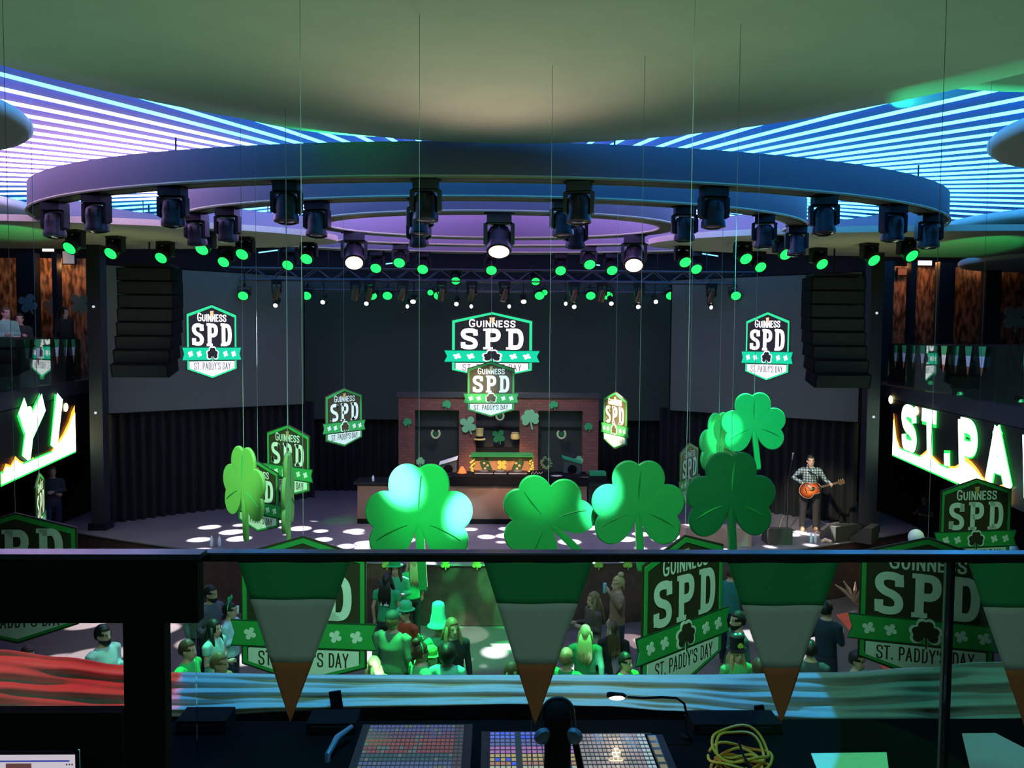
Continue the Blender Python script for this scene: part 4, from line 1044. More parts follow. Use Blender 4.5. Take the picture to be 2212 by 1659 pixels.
# cables
for lab, pts in (('thin pale cable trailing right of the guitarist', [(1766, 1118), (1780, 1130), (1795, 1132), (1815, 1128)]), ('dark cable loop left of the guitarist', [(1700, 1100), (1690, 1120), (1684, 1140), (1700, 1160)])):
    m = MB().tube([Wz(x, y, 1.262) for x, y in pts], .012, 6); o = m.build('stage_cable', mat('cable_grey', (.35, .33, .30), .6), None); tag(o, lab, 'cable')
# two white bottles at stage left edge
for px, lab in ((457, 'left one of two pale bottles at the left stage edge'), (474, 'right one of two pale bottles at the left stage edge')):
    p = Wz(px, 1180, 1.25); b_ = thing('water_bottle', lab, 'bottle', (p.x, p.y, 1.25))
    MB().lathe([(.03, 0), (.034, .01), (.034, .14), (.026, .18), (.013, .205)], 14).build('bottle_body', mat('bottle_plastic', (.7, .8, .85), .15, spec=.8), b_, True)
    MB().lathe([(.015, .203), (.015, .225), (.005, .226)], 12).build('cap', sgn_white, b_)

# ================================================================ BOOTH AND BRICK FACADE
def brick_mat():
    m = bpy.data.materials.new('brick'); m.use_nodes = True; nt = m.node_tree; N = nt.nodes; L = nt.links; b = N['Principled BSDF']
    tc = N.new('ShaderNodeTexCoord'); mp = N.new('ShaderNodeMapping'); mp.inputs['Rotation'].default_value = (PI/2, 0, 0); L.new(tc.outputs['Object'], mp.inputs[0])
    br = N.new('ShaderNodeTexBrick'); br.inputs['Scale'].default_value = 1; br.inputs['Brick Width'].default_value = .22; br.inputs['Row Height'].default_value = .075; br.inputs['Mortar Size'].default_value = .008
    br.inputs['Color1'].default_value = (.20, .062, .045, 1); br.inputs['Color2'].default_value = (.26, .085, .06, 1); br.inputs['Mortar'].default_value = (.09, .07, .065, 1)
    L.new(mp.outputs[0], br.inputs['Vector']); L.new(br.outputs['Color'], b.inputs['Base Color']); b.inputs['Roughness'].default_value = .85
    return m
brick = brick_mat()
FY = 22.2
def fx_(px): return W(px, 940, FY).x
def fz(py): return W(1076, py, FY).z
fac = thing('brick_facade', 'red brick facade with three dark openings behind the booth', 'stage set', (fx_(1076), FY, 1.25))
def fb(x0, x1, y0, y1, name, m, dy=0, th=.3):
    a, b_ = fx_(x0)-fx_(1076), fx_(x1)-fx_(1076); z0, z1 = fz(y1)-1.25, fz(y0)-1.25
    return MB().box(((a+b_)/2, dy, (z0+z1)/2), (b_-a, th, z1-z0)).build(name, m, fac)
fb(862, 897, 886, 1129, 'brick_pier', brick); fb(992, 1028, 886, 1129, 'brick_pier', brick); fb(1122, 1162, 886, 1129, 'brick_pier', brick); fb(1257, 1291, 886, 1129, 'brick_pier', brick)
fb(862, 1291, 858, 886, 'brick_header', brick)
fb(858, 1295, 848, 858, 'cornice', mat('cornice', (.05, .05, .05), .7), 0, .4)
dk = mat('dark_panel', (.028, .030, .032), .6)
for a, b_ in ((897, 992), (1028, 1122), (1162, 1257)):
    fb(a, b_, 886, 1129, 'recess_panel', dk, .12, .05)
    fb(a, b_, 922, 925, 'rail', blackm, .06, .05)
fb(1028, 1122, 966, 976, 'shelf', blackm, -.02, .2)

def flat_clover(label, px, py, half_px, Y, m, lobes3=True, rot=0, name='wall_shamrock', cat='shamrock decoration', group=None):
    p = W(px, py, Y); r = half_px/FPX*Y*.95
    o = MB().prism(clover(r, n=96, rot=rot) if lobes3 else clover(r, n=96, rot=rot, lobes=(45, 135, 225, 315), b=.55), -.015, .015).build(name, m)
    o.location = p; tag(o, label, cat, group); return o
cl1 = mat('felt_green', (.05, .42, .14), .8); cl2 = mat('felt_pale_green', (.22, .55, .28), .8); gold_f = mat('glitter_gold', (.62, .52, .18), .6, var=.3, scale=120)
FYd = FY-.18
flat_clover('small shamrock on the facade header, left of the middle', 965, 874, 10, FYd, cl1, True, -15)
flat_clover('small shamrock on the leftmost brick pier', 880, 912, 10, FYd, cl1, True, 20)
flat_clover('large four-leaf clover on the left middle pier', 1011, 917, 20, FYd, cl2, False, 15)
flat_clover('large shamrock on the right middle pier', 1145, 904, 21, FYd, cl2, True, 8)
flat_clover('small shamrock on the facade header, right of the middle', 1196, 875, 10, FYd, cl1, True, 15)
flat_clover('small shamrock on the rightmost brick pier', 1271, 922, 10, FYd, cl1, True, 8)
flat_clover('dark green clover shape in the middle opening', 1077, 942, 16, FYd, foam_d, False, 10)
flat_clover('pale shamrock cutout standing at the left booth speaker', 908, 997, 10, 21.4, cl2, True, 0)
flat_clover('pale shamrock cutout standing at the right booth speaker', 1251, 994, 10, 21.4, cl2, True, 0)
def horseshoe(label, px, py, r_px):
    p = W(px, py, FYd+.02); r = r_px/FPX*FYd; root = thing('horseshoe_decoration', label, 'horseshoe decoration', p)
    pts = [(r*.78*math.cos(q), 0, r*.85*math.sin(q)) for q in [R(-232+i*(284/20)) for i in range(21)]]
    MB().tube(pts, r*.22, 8).build('horseshoe', mat('horseshoe_gold', (.55, .60, .30), .6), root, True)
    MB().prism(clover(r*.42, n=48), -.02, .02).build('clover', foam_d, root)
horseshoe('pale gold horseshoe in the left facade opening', 941, 937, 11); horseshoe('pale gold horseshoe in the right facade opening', 1213, 938, 11); horseshoe('pale gold horseshoe under the middle hanging sign', 1080, 899, 10)
def small_hat(label, px, py):
    p = W(px, py, FYd); root = thing('hat_decoration', label, 'hat decoration', p)
    MB().lathe([(.16, -.16), (.16, -.13), (.10, -.13), (.10, .05), (.115, .15), (.01, .15)], 20).build('hat', gold_f, root, True, 40)
    MB().lathe([(.104, -.12), (.104, -.06)], 20).build('hat_band', black, root)
small_hat('gold glitter top hat on the facade left of the middle opening', 1036, 937)
p = W(1113, 940, FYd); root = thing('pot_decoration', 'pale gold pot with handle on the facade right of the middle opening', 'pot decoration', p)
MB().lathe([(.05, -.13), (.11, -.10), (.125, -.02), (.10, .05), (.115, .07), (.02, .08)], 18).build('pot', gold_f, root, True, 40)
MB().tube([(.11*math.cos(q), 0, .06+.10*math.sin(q)) for q in [PI*i/10 for i in range(11)]], .012, 6).build('handle', black, root)
# wreath
p = W(1180, 1000, FYd); m = MB()
for i in range(60):
    q = 2*PI*i/60; m.ball((.13*math.cos(q)+random.uniform(-.03, .03), random.uniform(-.03, .03), .13*math.sin(q)+random.uniform(-.03, .03)), .022, 6)
o = m.build('wreath', mat('wreath_leaves', (.18, .28, .12), .8, var=.6, scale=40)); o.location = p; tag(o, 'round pale leafy wreath right of the wooden booth box', 'wreath')

# table
TY = 20.0
tb = thing('booth_table', 'long brown booth table with black worktop across the stage', 'table', (W(1050, 1100, TY).x, TY, 1.25))
def txx(px): return W(px, 1050, TY).x - tb.location.x
def tz(py): return W(1050, py, TY).z - 1.25
MB().box(((txx(772)+txx(1270))/2, .35, tz(1050)/2), (txx(1270)-txx(772), .7, tz(1050))).build('front_panel', brown_m, tb)
MB().box(((txx(765)+txx(900))/2, .35, tz(1045)), (txx(900)-txx(765), .8, .06)).build('side_worktop', blackm, tb)
MB().box(((txx(895)+txx(1272))/2, .35, (tz(1029)+tz(1048))/2), (txx(1272)-txx(895), .85, tz(1029)-tz(1048))).build('worktop', black, tb)
MB().box(((txx(1268)+txx(1325))/2, .35, tz(1048)/2), (txx(1325)-txx(1268), .7, tz(1048))).build('side_cabinet', blackm, tb)
MB().box(((txx(772)+txx(1270))/2, .0, .06), (txx(1270)-txx(772), .05, .12)).build('plinth', black, tb)
# wooden box
BY = 20.75
bx = thing('wooden_booth_box', 'orange lit wooden box with playing card shapes on the booth table', 'decorated box', (W(1084, 1027, BY).x, BY, W(1084, 1027, BY).z))
bw = 128/FPX*BY; bh = 42/FPX*BY
MB().box((0, .2, bh/2), (bw, .4, bh)).build('box_body', wood_m, bx)
MB().box((0, .15, bh+.02), (bw*1.06, .6, .04)).build('glow_stripe', mat('green_glow_paint', (.02, .22, .06), .4), bx)  # thin green glow above the box, painted as a green slab
for s in (-1, 1):
    m = MB()
    for k in range(16): m.ball((s*bw/2+random.uniform(-.05, .05), -.03, bh*k/15), .035, 6)
    m.build('tinsel', mat('tinsel', (.70, .60, .12), .4, var=.5, scale=50), bx)
    q = MB().prism([(-.11, -.15), (.11, -.15), (.11, .15), (-.11, .15)][::-1], -.02, 0, Matrix.Translation((s*bw*.27, -.012, bh*.52)) @ Matrix.Rotation(R(s*24), 4, 'Y')).build('card', mat('card_green', (.02, .075, .03), .6), bx)
    for a, c in ((-.045, .06), (.04, .0), (-.02, -.075)):
        MB().prism(clover(.035, n=36), -.005, 0, Matrix.Translation((s*bw*.27+a, -.035, bh*.52+c))).build('suit_clover', mat('clover_tan', (.55, .40, .18), .7), q)
MB().prism([(x, z+bh*.55) for x, z in clover(.14, n=60, stem=False, lobes=(45, 135, 225, 315), b=.55)], -.025, -.004).build('gold_clover', mat('tinsel', (.70, .60, .12), .4), bx)
# mixer decks
for k, (px, w_) in enumerate(((1045, .5), (1080, .35), (1118, .5))):
    p = W(px, 1029, 20.35); r = thing('dj_deck', ['left deck on the booth table', 'middle mixer unit on the booth table', 'right deck on the booth table'][k]+' in front of the wooden box', 'dj deck', (p.x, p.y, tb.location.z+tz(1029)))
    MB().box((0, 0, .035), (w_, .30, .07)).build('chassis', blackm, r); MB().box((0, -.152, .04), (w_*.9, .004, .03)).build('control_face', mat('deck_face', (.5, .5, .6), .3, .5), r)
    MB().lathe([(.11, .07), (.11, .085), (.01, .087)], 20).build('platter', mat('platter', (.3, .3, .35), .3, .6), r)
# white lettered card at the table right
p = W(1160, 1024, 20.2); r = thing('table_sign', 'black card with white scribbled lettering right of the decks', 'sign', (p.x, p.y, tb.location.z+tz(1029)))
MB().box((0, 0, .06), (.34, .02, .12)).build('card', black, r)
m = MB(); m.tube([(-.14, -.013, .03), (-.10, -.013, .10), (-.07, -.013, .03), (-.02, -.013, .09), (.02, -.013, .03), (.06, -.013, .08), (.09, -.013, .03), (.14, -.013, .09)], .006, 5); m.build('lettering', sgn_white, r)
# booth monitor speakers
def booth_spk(label, px, w_px, py0, py1, Y, tilt, m2):
    p = W(px, py1, Y); w_ = w_px/FPX*Y; h_ = (py1-py0)/FPX*Y
    r = thing('booth_speaker', label, 'speaker', p)
    MB().prism([(-w_/2, 0), (w_/2, 0), (w_/2, h_*(1-max(tilt, 0))), (-w_/2, h_*(1+min(tilt, 0)))][::-1], 0, .4).build('cabinet', mat('spk_grey', (.07, .075, .08), .6), r)
    a = h_*(1+min(tilt, 0)); c = h_*(1-max(tilt, 0))
    MB().prism([(-w_/2-.02, a), (w_/2+.02, c), (w_/2+.02, c+.035), (-w_/2-.02, a+.035)][::-1], -.03, .42).build('lit_top', m2, r)  # slab colour stands for light falling on the speaker top
    MB().lathe([(.12, 0), (.10, .01), (.03, .02)], 18, Matrix.Translation((0, -.002, h_*.4)) @ Matrix.Rotation(PI/2, 4, 'X')).build('woofer', black, r, True)
    return r
booth_spk('booth speaker with white lit sloping top, left of the wooden box', 968, 36, 992, 1028, 20.6, -.35, sgn_white)
booth_spk('booth speaker with green lit sloping top, right of the wooden box', 1236, 38, 990, 1030, 20.6, .3, mat('green_light_tint', (.03, .4, .15), .5))
p = W(998, 1028, 20.5); o = MB().lathe([(.13, 0), (.12, .08), (.07, .18), (.02, .24)], 16).build('orange_cushion', mat('orange_cloth', (.75, .22, .05), .8), None, True); o.location = p; tag(o, 'rounded orange bag between the left speaker and wooden box', 'bag')
p = W(1290, 1022, 20.8); o = MB().box((0, 0, 0), (.42, .3, .09)).build('green_lit_case', mat('green_light_tint', (.03, .4, .15), .5)); o.location = p; tag(o, 'green lit flat case right of the booth', 'case')  # green light on the case painted into its colour
o = MB().box((0, 0, 0), (.45, .34, p.z-1.25-.045)).build('case_stand', blackm); o.location = (p.x, p.y, (p.z-.045+1.25)/2); tag(o, 'black stand under the green lit case', 'stand')
p = W(806, 1040, 20.2); b_ = thing('water_bottle', 'single bottle on the left end of the booth table', 'bottle', p)
MB().lathe([(.028, 0), (.032, .01), (.032, .10), (.02, .13), (.012, .15)], 12).build('bottle_body', mat('bottle_plastic', (.7, .8, .85), .15), b_, True)
# performer items right of booth: light crate seen under dark shamrock
p = Wz(1545, 1175, 1.25); o = MB().box((0, 0, .2), (1.5, .4, .4)).build('flight_case', mat('case_pink', (.45, .26, .20), .6)); o.location = (p.x, p.y, 1.25); tag(o, 'pale flight case on stage behind the darkest shamrock', 'case')

# stage edge ornaments
for k, px in enumerate((835, 962, 1030, 1293, 1356)):
    p = W(px, 1219, stage_front(0)-.12); r = flat_clover('lime rosette on the stage front edge', px, 1216, 13, stage_front(p.x)-.045, mat('rosette', (.30, .60, .08), .7), False, 0, 'edge_rosette', 'decoration', 'lime rosettes along the stage front edge')
# red runner on floor at right
m = MB(); P_ = [Wz(1806, 1328, .012), Wz(1835, 1322, .012), Wz(1990, 1440, .012), Wz(1930, 1470, .012)]; m.add(P_, [(0, 3, 2, 1)]); m.add([q-Vector((0,0,.008)) for q in P_], [(0,1,2,3)])
o = m.build('floor_runner', mat('runner_red', (.60, .10, .05), .8)); tag(o, 'red strip of carpet on the floor at the right', 'carpet')
# leafy prop behind glass at the right
m = MB()
for k in range(9):
    a = R(20*k-30); m.tube([(0, 0, 0), (.25*math.cos(a), .1*math.sin(k), .25*math.sin(a)), (.55*math.cos(a), .12*math.sin(k), .42*math.sin(a))], [.02, .04, .01], 6)
o = m.build('dried_foliage', mat('dry_leaf', (.30, .20, .12), .8)); o.location = Wz(1845, 1300, .5); tag(o, 'dry brown branching foliage right of the right pennant', 'foliage', kind='stuff')

# ================================================================ SIDE BALCONIES
wallp = bpy.data.materials.new('copper_wallpaper'); wallp.use_nodes = True; nt = wallp.node_tree; N = nt.nodes; L = nt.links; b = N['Principled BSDF']
tc = N.new('ShaderNodeTexCoord'); nz = N.new('ShaderNodeTexNoise'); nz.inputs['Scale'].default_value = 3.5; nz.inputs['Detail'].default_value = 5; L.new(tc.outputs['Object'], nz.inputs[0])
cr = N.new('ShaderNodeValToRGB'); cr.color_ramp.elements[0].position = .40; cr.color_ramp.elements[0].color = (.05, .022, .012, 1); cr.color_ramp.elements[1].position = .66; cr.color_ramp.elements[1].color = (.48, .26, .14, 1); mpx = N.new('ShaderNodeMapping'); mpx.inputs['Scale'].default_value = (3, 3, .9); L.new(tc.outputs['Object'], mpx.inputs[0]); L.new(mpx.outputs[0], nz.inputs[0])
L.new(nz.outputs['Fac'], cr.inputs[0]); L.new(cr.outputs[0], b.inputs['Base Color'])
BF = 4.70
def lip_line(side):
    if side < 0: return [(-9.95, 19.9), (-9.28, 16.6), (-8.55, 13.1)]
    return [(9.75, 19.9), (9.08, 16.0), (8.40, 12.0)]
slab_m = mat('slab_paint', (.025, .028, .032), .6, var=.15)
for side, nm in ((-1, 'left'), (1, 'right')):
    ln_ = lip_line(side)
    P_ = [(x, y) for x, y in ln_] + [(side*16.8, ln_[-1][1]), (side*16.8, 24.5), (side*9.95, 24.5)]
    n = len(P_); m = MB(); m.add([(x, y, BF) for x, y in P_]+[(x, y, BF-.32) for x, y in P_], [tuple(range(n)), tuple(range(n, 2*n))]+[((i+1) % n, i, n+i, n+(i+1) % n) for i in range(n)])
    o = m.build('floor_balcony_'+nm, slab_m); struct(o)
    # glass balustrade
    r = thing('glass_balustrade', 'glass balustrade with dark top rail along the %s balcony' % nm, 'balustrade', (ln_[0][0], ln_[0][1], BF))
    ox, oy = ln_[0]
    for (a, b_) in zip(ln_[:-1], ln_[1:]):
        A = Vector((a[0]-ox, a[1]-oy, 0)); B = Vector((b_[0]-ox, b_[1]-oy, 0)); d = B-A; ang = math.atan2(d.y, d.x)
        M = Matrix.Translation((A+B)/2) @ Matrix.Rotation(ang, 4, 'Z')
        npn = max(2, round(d.length/1.15)); pw = d.length/npn
        for q in range(npn):
            Mq = Matrix.Translation(A+d.normalized()*pw*(q+.5)) @ Matrix.Rotation(R(-90), 4, 'Z')
            MB().box((0, 0, .52), (pw*.97, .012, .96), Mq).build('glass_pane', glass_far, r)
        MB().box((0, 0, 1.02), (d.length, .05, .04), M).build('top_rail', blackm, r)
    # back wall with copper paper
    xw = side*9.9
    o = MB().box((side*14.2, 23.6, 6.3), (5.5, .12, 3.3)).build('wall_balcony_'+nm, wallp); struct(o)
    o = MB().box((side*13.4, 13.0, 2.2), (.1, 22, 4.4)).build('wall_under_balcony_'+nm, wall_dark); struct(o)
    # fascia banner
    r = thing('led_banner', ('led banner on the left balcony front showing a Y and exclamation mark' if side < 0 else 'led banner on the right balcony front showing the start of green words'), 'led display', (ln_[0][0], ln_[0][1], 0))
    A = Vector((0, 0, 0)); B = Vector((ln_[2][0]-ox, ln_[2][1]-oy, 0)); d = B-A; Lb = d.length
    ang = math.atan2(d.y, d.x)
    zb, ztp = 3.05, BF-.33
    if side < 0: M = Matrix.Translation((0, 0, 0)) @ Matrix.Rotation(ang+PI, 4, 'Z')   # local -Y faces the hall
    else: M = Matrix.Rotation(ang, 4, 'Z')
    s0, s1 = (-Lb, 0) if side < 0 else (0, Lb)
    test = (M.to_3x3() @ Vector((0, -1, 0)))
    f_ = -1 if test.x*side < 0 else 1
    MB().box(((s0+s1)/2, .02, (zb+ztp)/2), (Lb, .08, ztp-zb), M).build('display_panel', mat('banner_black', (.008, .009, .009), .5), r)
    yy = .025*(-1 if f_ < 0 else -1); yy = -.035
    lg = glow('banner_green', (.02, 1, .10), 1.6); lw_ = glow('banner_white', (.65, 1, .75), 4); lo = glow('banner_orange', (1, .32, .03), 2.6); ly = glow('banner_gold', (1, .80, .35), 5)
    def tx(s, x0, w_, z0, h_, t, sl=.0):
        tot = sum(GL[c][0]+t for c in s)+.2*(len(s)-1); xx = x0
        for c in s:
            cw = (GL[c][0]+t)/tot*w_
            for (mm, tt, dy, nmz) in ((lg, t*1.25, 0, 'letter_glow'), (lw_, t*.95, -.006, 'letter')):
                q = MB(); text(q, c, xx, z0, cw, h_, tt, yy-.01+dy, slant=sl)
                q.v = [tuple(M @ Vector(v)) for v in q.v]; q.build(nmz, mm, r)
            xx += cw+.2/tot*w_
    def heap(x0, x1, z0, hts):
        for (mm, k, dy) in ((lo, 1.0, -.012), (ly, .84, -.018)):
            n_ = len(hts); P2 = [(x0+(x1-x0)*i/(n_-1), z0+h__*k) for i, h__ in enumerate(hts)]+[(x1, z0), (x0, z0)]
            MB().prism(P2[::-1], yy+dy-.002, yy+dy, M).build('coin_heap', mm, r)
    if side < 0:
        tx('Y!', -4.55, 2.95, zb+.26, 1.16, .26, .22)
        hts = [.15, .35, .28, .42, .30, .22, .18, .26, .16, .2, .22, .18, .26, .32, .42, .5, .62, .74, .95, 1.08]
        heap(-5.0, -.38, zb+.02, hts)
        MB().box((-2.7, yy-.02, zb+.12), (4.6, .004, .20), M).build('base_glow', lw_, r)
        MB().box((-2.7, yy-.016, zb+.12), (4.66, .004, .27), M).build('base_edge', lg, r)
        for (cx_, cz_) in ((-1.0, ztp-.22), (-3.4, ztp-.10)): MB().ball((cx_, yy, cz_), (.15, .02, .10), 12, M).build('coin', ly, r)
    else:
        tx('ST.PAD', 1.05, 7.0, zb+.24, 1.04, .24, -.10)
        hts = [1.0, .45, .25, .22, .2, .26, .22, .2, .3, .42, .36, .30, .24, .2, .26, .3, .4, .55, .5, .42, .3, .25, .22, .3, .28]
        heap(.38, 6.6, zb+.02, hts)
        MB().box((2.4, yy-.02, zb+.12), (4.0, .004, .20), M).build('base_glow', lw_, r)
        MB().box((2.4, yy-.016, zb+.12), (4.06, .004, .27), M).build('base_edge', lg, r)
        for (cx_, cz_) in ((1.9, ztp-.12), (.05, ztp+.0)): MB().ball((cx_, yy, cz_), (.15, .02, .10), 12, M).build('coin', ly, r)
    # pennant row on the balustrade
    for k in range(9 if side > 0 else 6):
        s = .35+k*.62; p = Vector((ln_[0][0], ln_[0][1], 0)) + d.normalized()*s
        if s > Lb: break
        off = Vector((-side*.06, -.03, 0)); r2 = thing('bunting_pennant', 'small tricolour pennant on the %s balcony glass' % nm, 'pennant', (p.x+off.x, p.y+off.y, BF+1.0), ang if side > 0 else ang+PI, 'tricolour pennants on the %s balcony glass' % nm)
        for (z0, z1, w0, w1, mm, nmz) in ((0, -.18, .16, .115, cl1, 'green_band'), (-.18, -.38, .115, .06, sgn_white, 'white_band'), (-.38, -.54, .06, .004, mat('pennant_orange', (.48, .13, .05), .8), 'orange_tip')):
            MB().prism([(-w0, z0), (w0, z0), (w1, z1), (-w1, z1)][::-1], -.004, .004).build(nmz, mm, r2)
# orange lit bays, posts, screens on the balconies
for side, pxs in ((-1, ((62, 40), (124, 10), (205, 12))), (1, ((1915, 22), (1968, 12), (2040, 34), (2140, 34)))):
    for px, w_px in pxs:
        p = W(px, 640, 22.6); o = MB().box((0, 0, (8.0-BF)/2), (w_px/FPX*22.6, .25, 8.0-BF-.02)).build('balcony_column', mat('column_paint', (.014, .016, .02), .6)); o.location = (p.x, p.y, BF)
        tag(o, 'dark upright on the %s balcony, %s' % ('left' if side < 0 else 'right', {62: 'widest one near the picture edge', 124: 'thin one between the lit copper bays', 205: 'thin one beside the stage column', 1915: 'broad one nearest the stage column', 1968: 'thin one between the lit copper bays', 2040: 'broad grey one beside the copper bays', 2140: 'broad one before the second copper bay'}[px]), 'column')
for px, py, pw, col, k in ((92, 556, .25, (1, .42, .12), 26), (150, 575, .2, (1, .45, .15), 8), (1950, 575, .2, (1, .42, .12), 14), (2000, 565, .2, (1, .42, .12), 16), (2150, 572, .2, (1, .50, .2), 16), (30, 600, .2, (.8, .6, .4), 5)):
    p = W(px, py, 23.0); point('balcony_sconce_light', (p.x, 22.9, p.z), k, col, .08)
for (px, py, w_px, h_px, col, lab) in ((104, 539, 24, 8, (.85, 1, .95), 'small lit sign box on the left balcony back wall'), (148, 556, 24, 26, (.25, .33, .42), 'small pale screen on the left balcony back wall'), (1998, 568, 30, 10, (.95, 1, 1), 'small lit sign box on the right balcony back wall'), (1954, 587, 28, 14, (.35, .06, .03), 'small reddish screen on the right balcony back wall')):
    p = W(px, py, 23.3); r = thing('wall_screen', lab, 'screen', p)
    MB().box((0, .04, 0), (w_px/FPX*23.3+.05, .06, h_px/FPX*23.3+.05)).build('housing', black, r); MB().box((0, 0, 0), (w_px/FPX*23.3, .02, h_px/FPX*23.3)).build('lit_face', glow('face%d' % px, col, 1.4 if w_px in (24, 30) and h_px < 12 else .5), r)
# paper shamrocks on balcony back walls
tan = mat('paper_tan', (.50, .32, .17), .8)
flat_clover('large tan clover on the left balcony back wall', 173, 655, 24, 22.9, tan, False, 0, 'wall_clover')
flat_clover('large tan clover on the right balcony back wall near the edge', 2192, 685, 30, 22.4, tan, False, 0, 'wall_clover')
flat_clover('tan clover half hidden behind the thin left balcony upright', 112, 660, 20, 22.95, tan, False, 30, 'wall_clover')
flat_clover('pale grey clover on the widest left balcony upright', 60, 655, 22, 22.3, mat('paper_grey', (.3, .32, .33), .8), False, 20, 'wall_clover')
# balcony people
def bal(label, px, py, Y, **k):
    p = W(px, py, Y); hh = p.z-BF
    return person(label, 0, 0, max(1.5, min(1.95, hh)), loc=Vector((p.x, p.y, BF)), **k)
bal('person in a green and white striped top on the left balcony', 12, 664, 16.6, face=60, top=(.20, .42, .28), hair='brown', pose='fold')
bal('dark-haired person behind the striped one on the left balcony', 42, 678, 17.4, face=30, top=(.02, .03, .03), hair='black', pose='hold')
bal('person in dark hooded clothing by the left balcony copper bay', 138, 664, 19.8, face=70, top=(.014, .015, .016), hair='black', style='long')
# green stage lights on balcony slab edges
for k, (px, py, Y) in enumerate(((92, 815, 18.6), (26, 838, 17.0), (2008, 827, 18.4), (2071, 851, 16.6), (2205, 868, 14.6))):
    p = W(px, py, Y); r = thing('pinspot_light', 'small green lamp clamped to the %s balcony edge, %s' % (('left' if k < 2 else 'right'), ['nearer the stage', 'nearer the picture edge', 'nearest the stage', 'middle one of three', 'outermost by the picture edge'][k]), 'stage light', p)
    MB().cyl((0, .16, .03), (0, 0, 0), .05, .06, 12).build('can', blackm, r); MB().ball((0, -.01, 0), (.05, .02, .05), 12).build('lens', glow('pin_green', (.15, 1, .5), 2.5), r)
    MB().tube([(0, .08, .02), (0, .10, .14)], .012, 6).build('clamp', blackm, r)
# balloons
for px, py, rr, Y, lab in ((1979, 1161, 17, 15.6, 'round white balloon above the rail at the right'), (2187, 1190, 14, 13.5, 'round white balloon by the right picture edge, cut by the rail')):
    p = W(px, py, Y); r_ = rr/FPX*Y; root = thing('balloon', lab, 'balloon', p)
    MB().ball((0, 0, 0), (r_, r_, r_*1.08), 24).build('balloon_skin', mat('balloon_white', (.55, .85, .70), .3), root, True, 180); MB().tube([(0, 0, -r_), (.02, 0, -r_-.4), (-.02, 0, -r_-.9), (0, 0, -p.z+.02)], .006, 4).build('ribbon', wire_m, root)
    point('side_fill_light', (p.x-.3, p.y-.8, p.z+1.2), 6, (.5, 1, .8), .1)  # added fill beside each balloon, no lamp there

# ================================================================ BALUSTRADE AND PENNANTS IN FRONT
GY = 2.10
rail = thing('balcony_handrail', 'flat black handrail across the whole view, blue light painted along its top', 'handrail', (0, GY, W(1106, 1187, GY+.0275).z))
zt_ = 0; th_ = W(1106, 1187, GY+.0275).z - W(1106, 1214, GY-.0275).z
MB().box((0, 0, -th_/2), (6.4, .055, th_)).build('rail_bar', mat('rail_black', (.012, .013, .015), .35), rail)
MB().box((0, -.005, .0015), (6.4, .040, .004)).build('lit_top_strip', mat('rail_blue_light', (.06, .10, .22), .25, .2), rail)  # blue light on the rail top painted as a blue strip
joints = [1155, 2041]
edges = [W(420, 1400, GY).x, W(1155, 1400, GY).x, W(2041, 1400, GY).x, W(2041, 1400, GY).x+1.1]
gz0, gz1 = 4.16, rail.location.z-th_
for k, (a, b_) in enumerate(zip(edges[:-1], edges[1:])):
    r = thing('clear_balustrade', ['left pane of the glass balustrade, behind the leftmost pennant', 'middle pane of the glass balustrade, widest one', 'right pane of the glass balustrade beyond the dark joint'][k], 'balustrade', ((a+b_)/2, GY, gz0))
    MB().box((0, 0, (gz1-gz0)/2), (b_-a-.008, .010, gz1-gz0)).build('pane', glass_m, r)
    MB().box(((b_-a)/2-.006, 0, (gz1-gz0)/2), (.0015, .0105, gz1-gz0)).build('polished_edge', mat('glass_edge', (.04, .10, .08), .5), r)
p = W(2046, 1400, GY+.03); o = MB().box((0, 0, 0), (.012, .03, gz1-4.15)).build('baluster_post', mat('post_dark', (.008, .012, .02), .8, spec=.05)); o.location = (p.x, GY+.03, (gz1+4.15)/2); tag(o, 'thin dark vertical post at the right glass joint', 'post')
# pennants
def pennant(label, x0, x1, xt, yt, y1, y2, Y=GY-.02):
    a, b_ = W(x0, 1212, Y), W(x1, 1212, Y); t = W(xt, yt, Y); c = (a+b_)/2; root = thing('bunting_pennant', label, 'pennant', c)
    H = c.z-t.z; w_ = (b_.x-a.x)/2; tx_ = t.x-c.x
    def at_(z): k = -z/H; return (-w_*(1-k)+tx_*k, w_*(1-k)+tx_*k)
    z1, z2 = W(xt, y1, Y).z-c.z, W(xt, y2, Y).z-c.z
    for (za, zb_, mm, nmz) in ((.004, z1, mat('bunting_green', (.03, .33, .12), .85, var=.1, scale=200), 'green_band'), (z1, z2, mat('bunting_white', (.58, .62, .58), .85, var=.06, scale=200), 'white_band'), (z2, -H, mat('bunting_orange', (.50, .15, .06), .85, var=.1, scale=200), 'orange_tip')):
        (l0, r0), (l1, r1) = at_(za), at_(zb_ if zb_ > -H else -H*.998)
        vs = []; fs = []; n = 10; mrow = 8
        for j in range(mrow+1):
            f = j/mrow; z = za+(zb_-za)*f; l = l0+(l1-l0)*f; r = r0+(r1-r0)*f
            for i in range(n+1):
                x = l+(r-l)*i/n; vs.append((x, .0035*math.sin(x*38+z*6), z))
        for j in range(mrow):
            for i in range(n): k = j*(n+1)+i; fs.append((k, k+n+1, k+n+2, k+1))
        o = MB().add(vs, fs).build(nmz, mm, root, True); sd = o.modifiers.new('thick', 'SOLIDIFY'); sd.thickness = .0015
    return root
pennant('leftmost large tricolour pennant on the glass, beside the black ledge', 512, 757, 627, 1561, 1295, 1431)
pennant('middle large tricolour pennant, split by the glass joint', 1044, 1281, 1156, 1567, 1304, 1434)
pennant('right large tricolour pennant between the two right-hand signs', 1571, 1813, 1687, 1563, 1308, 1442)
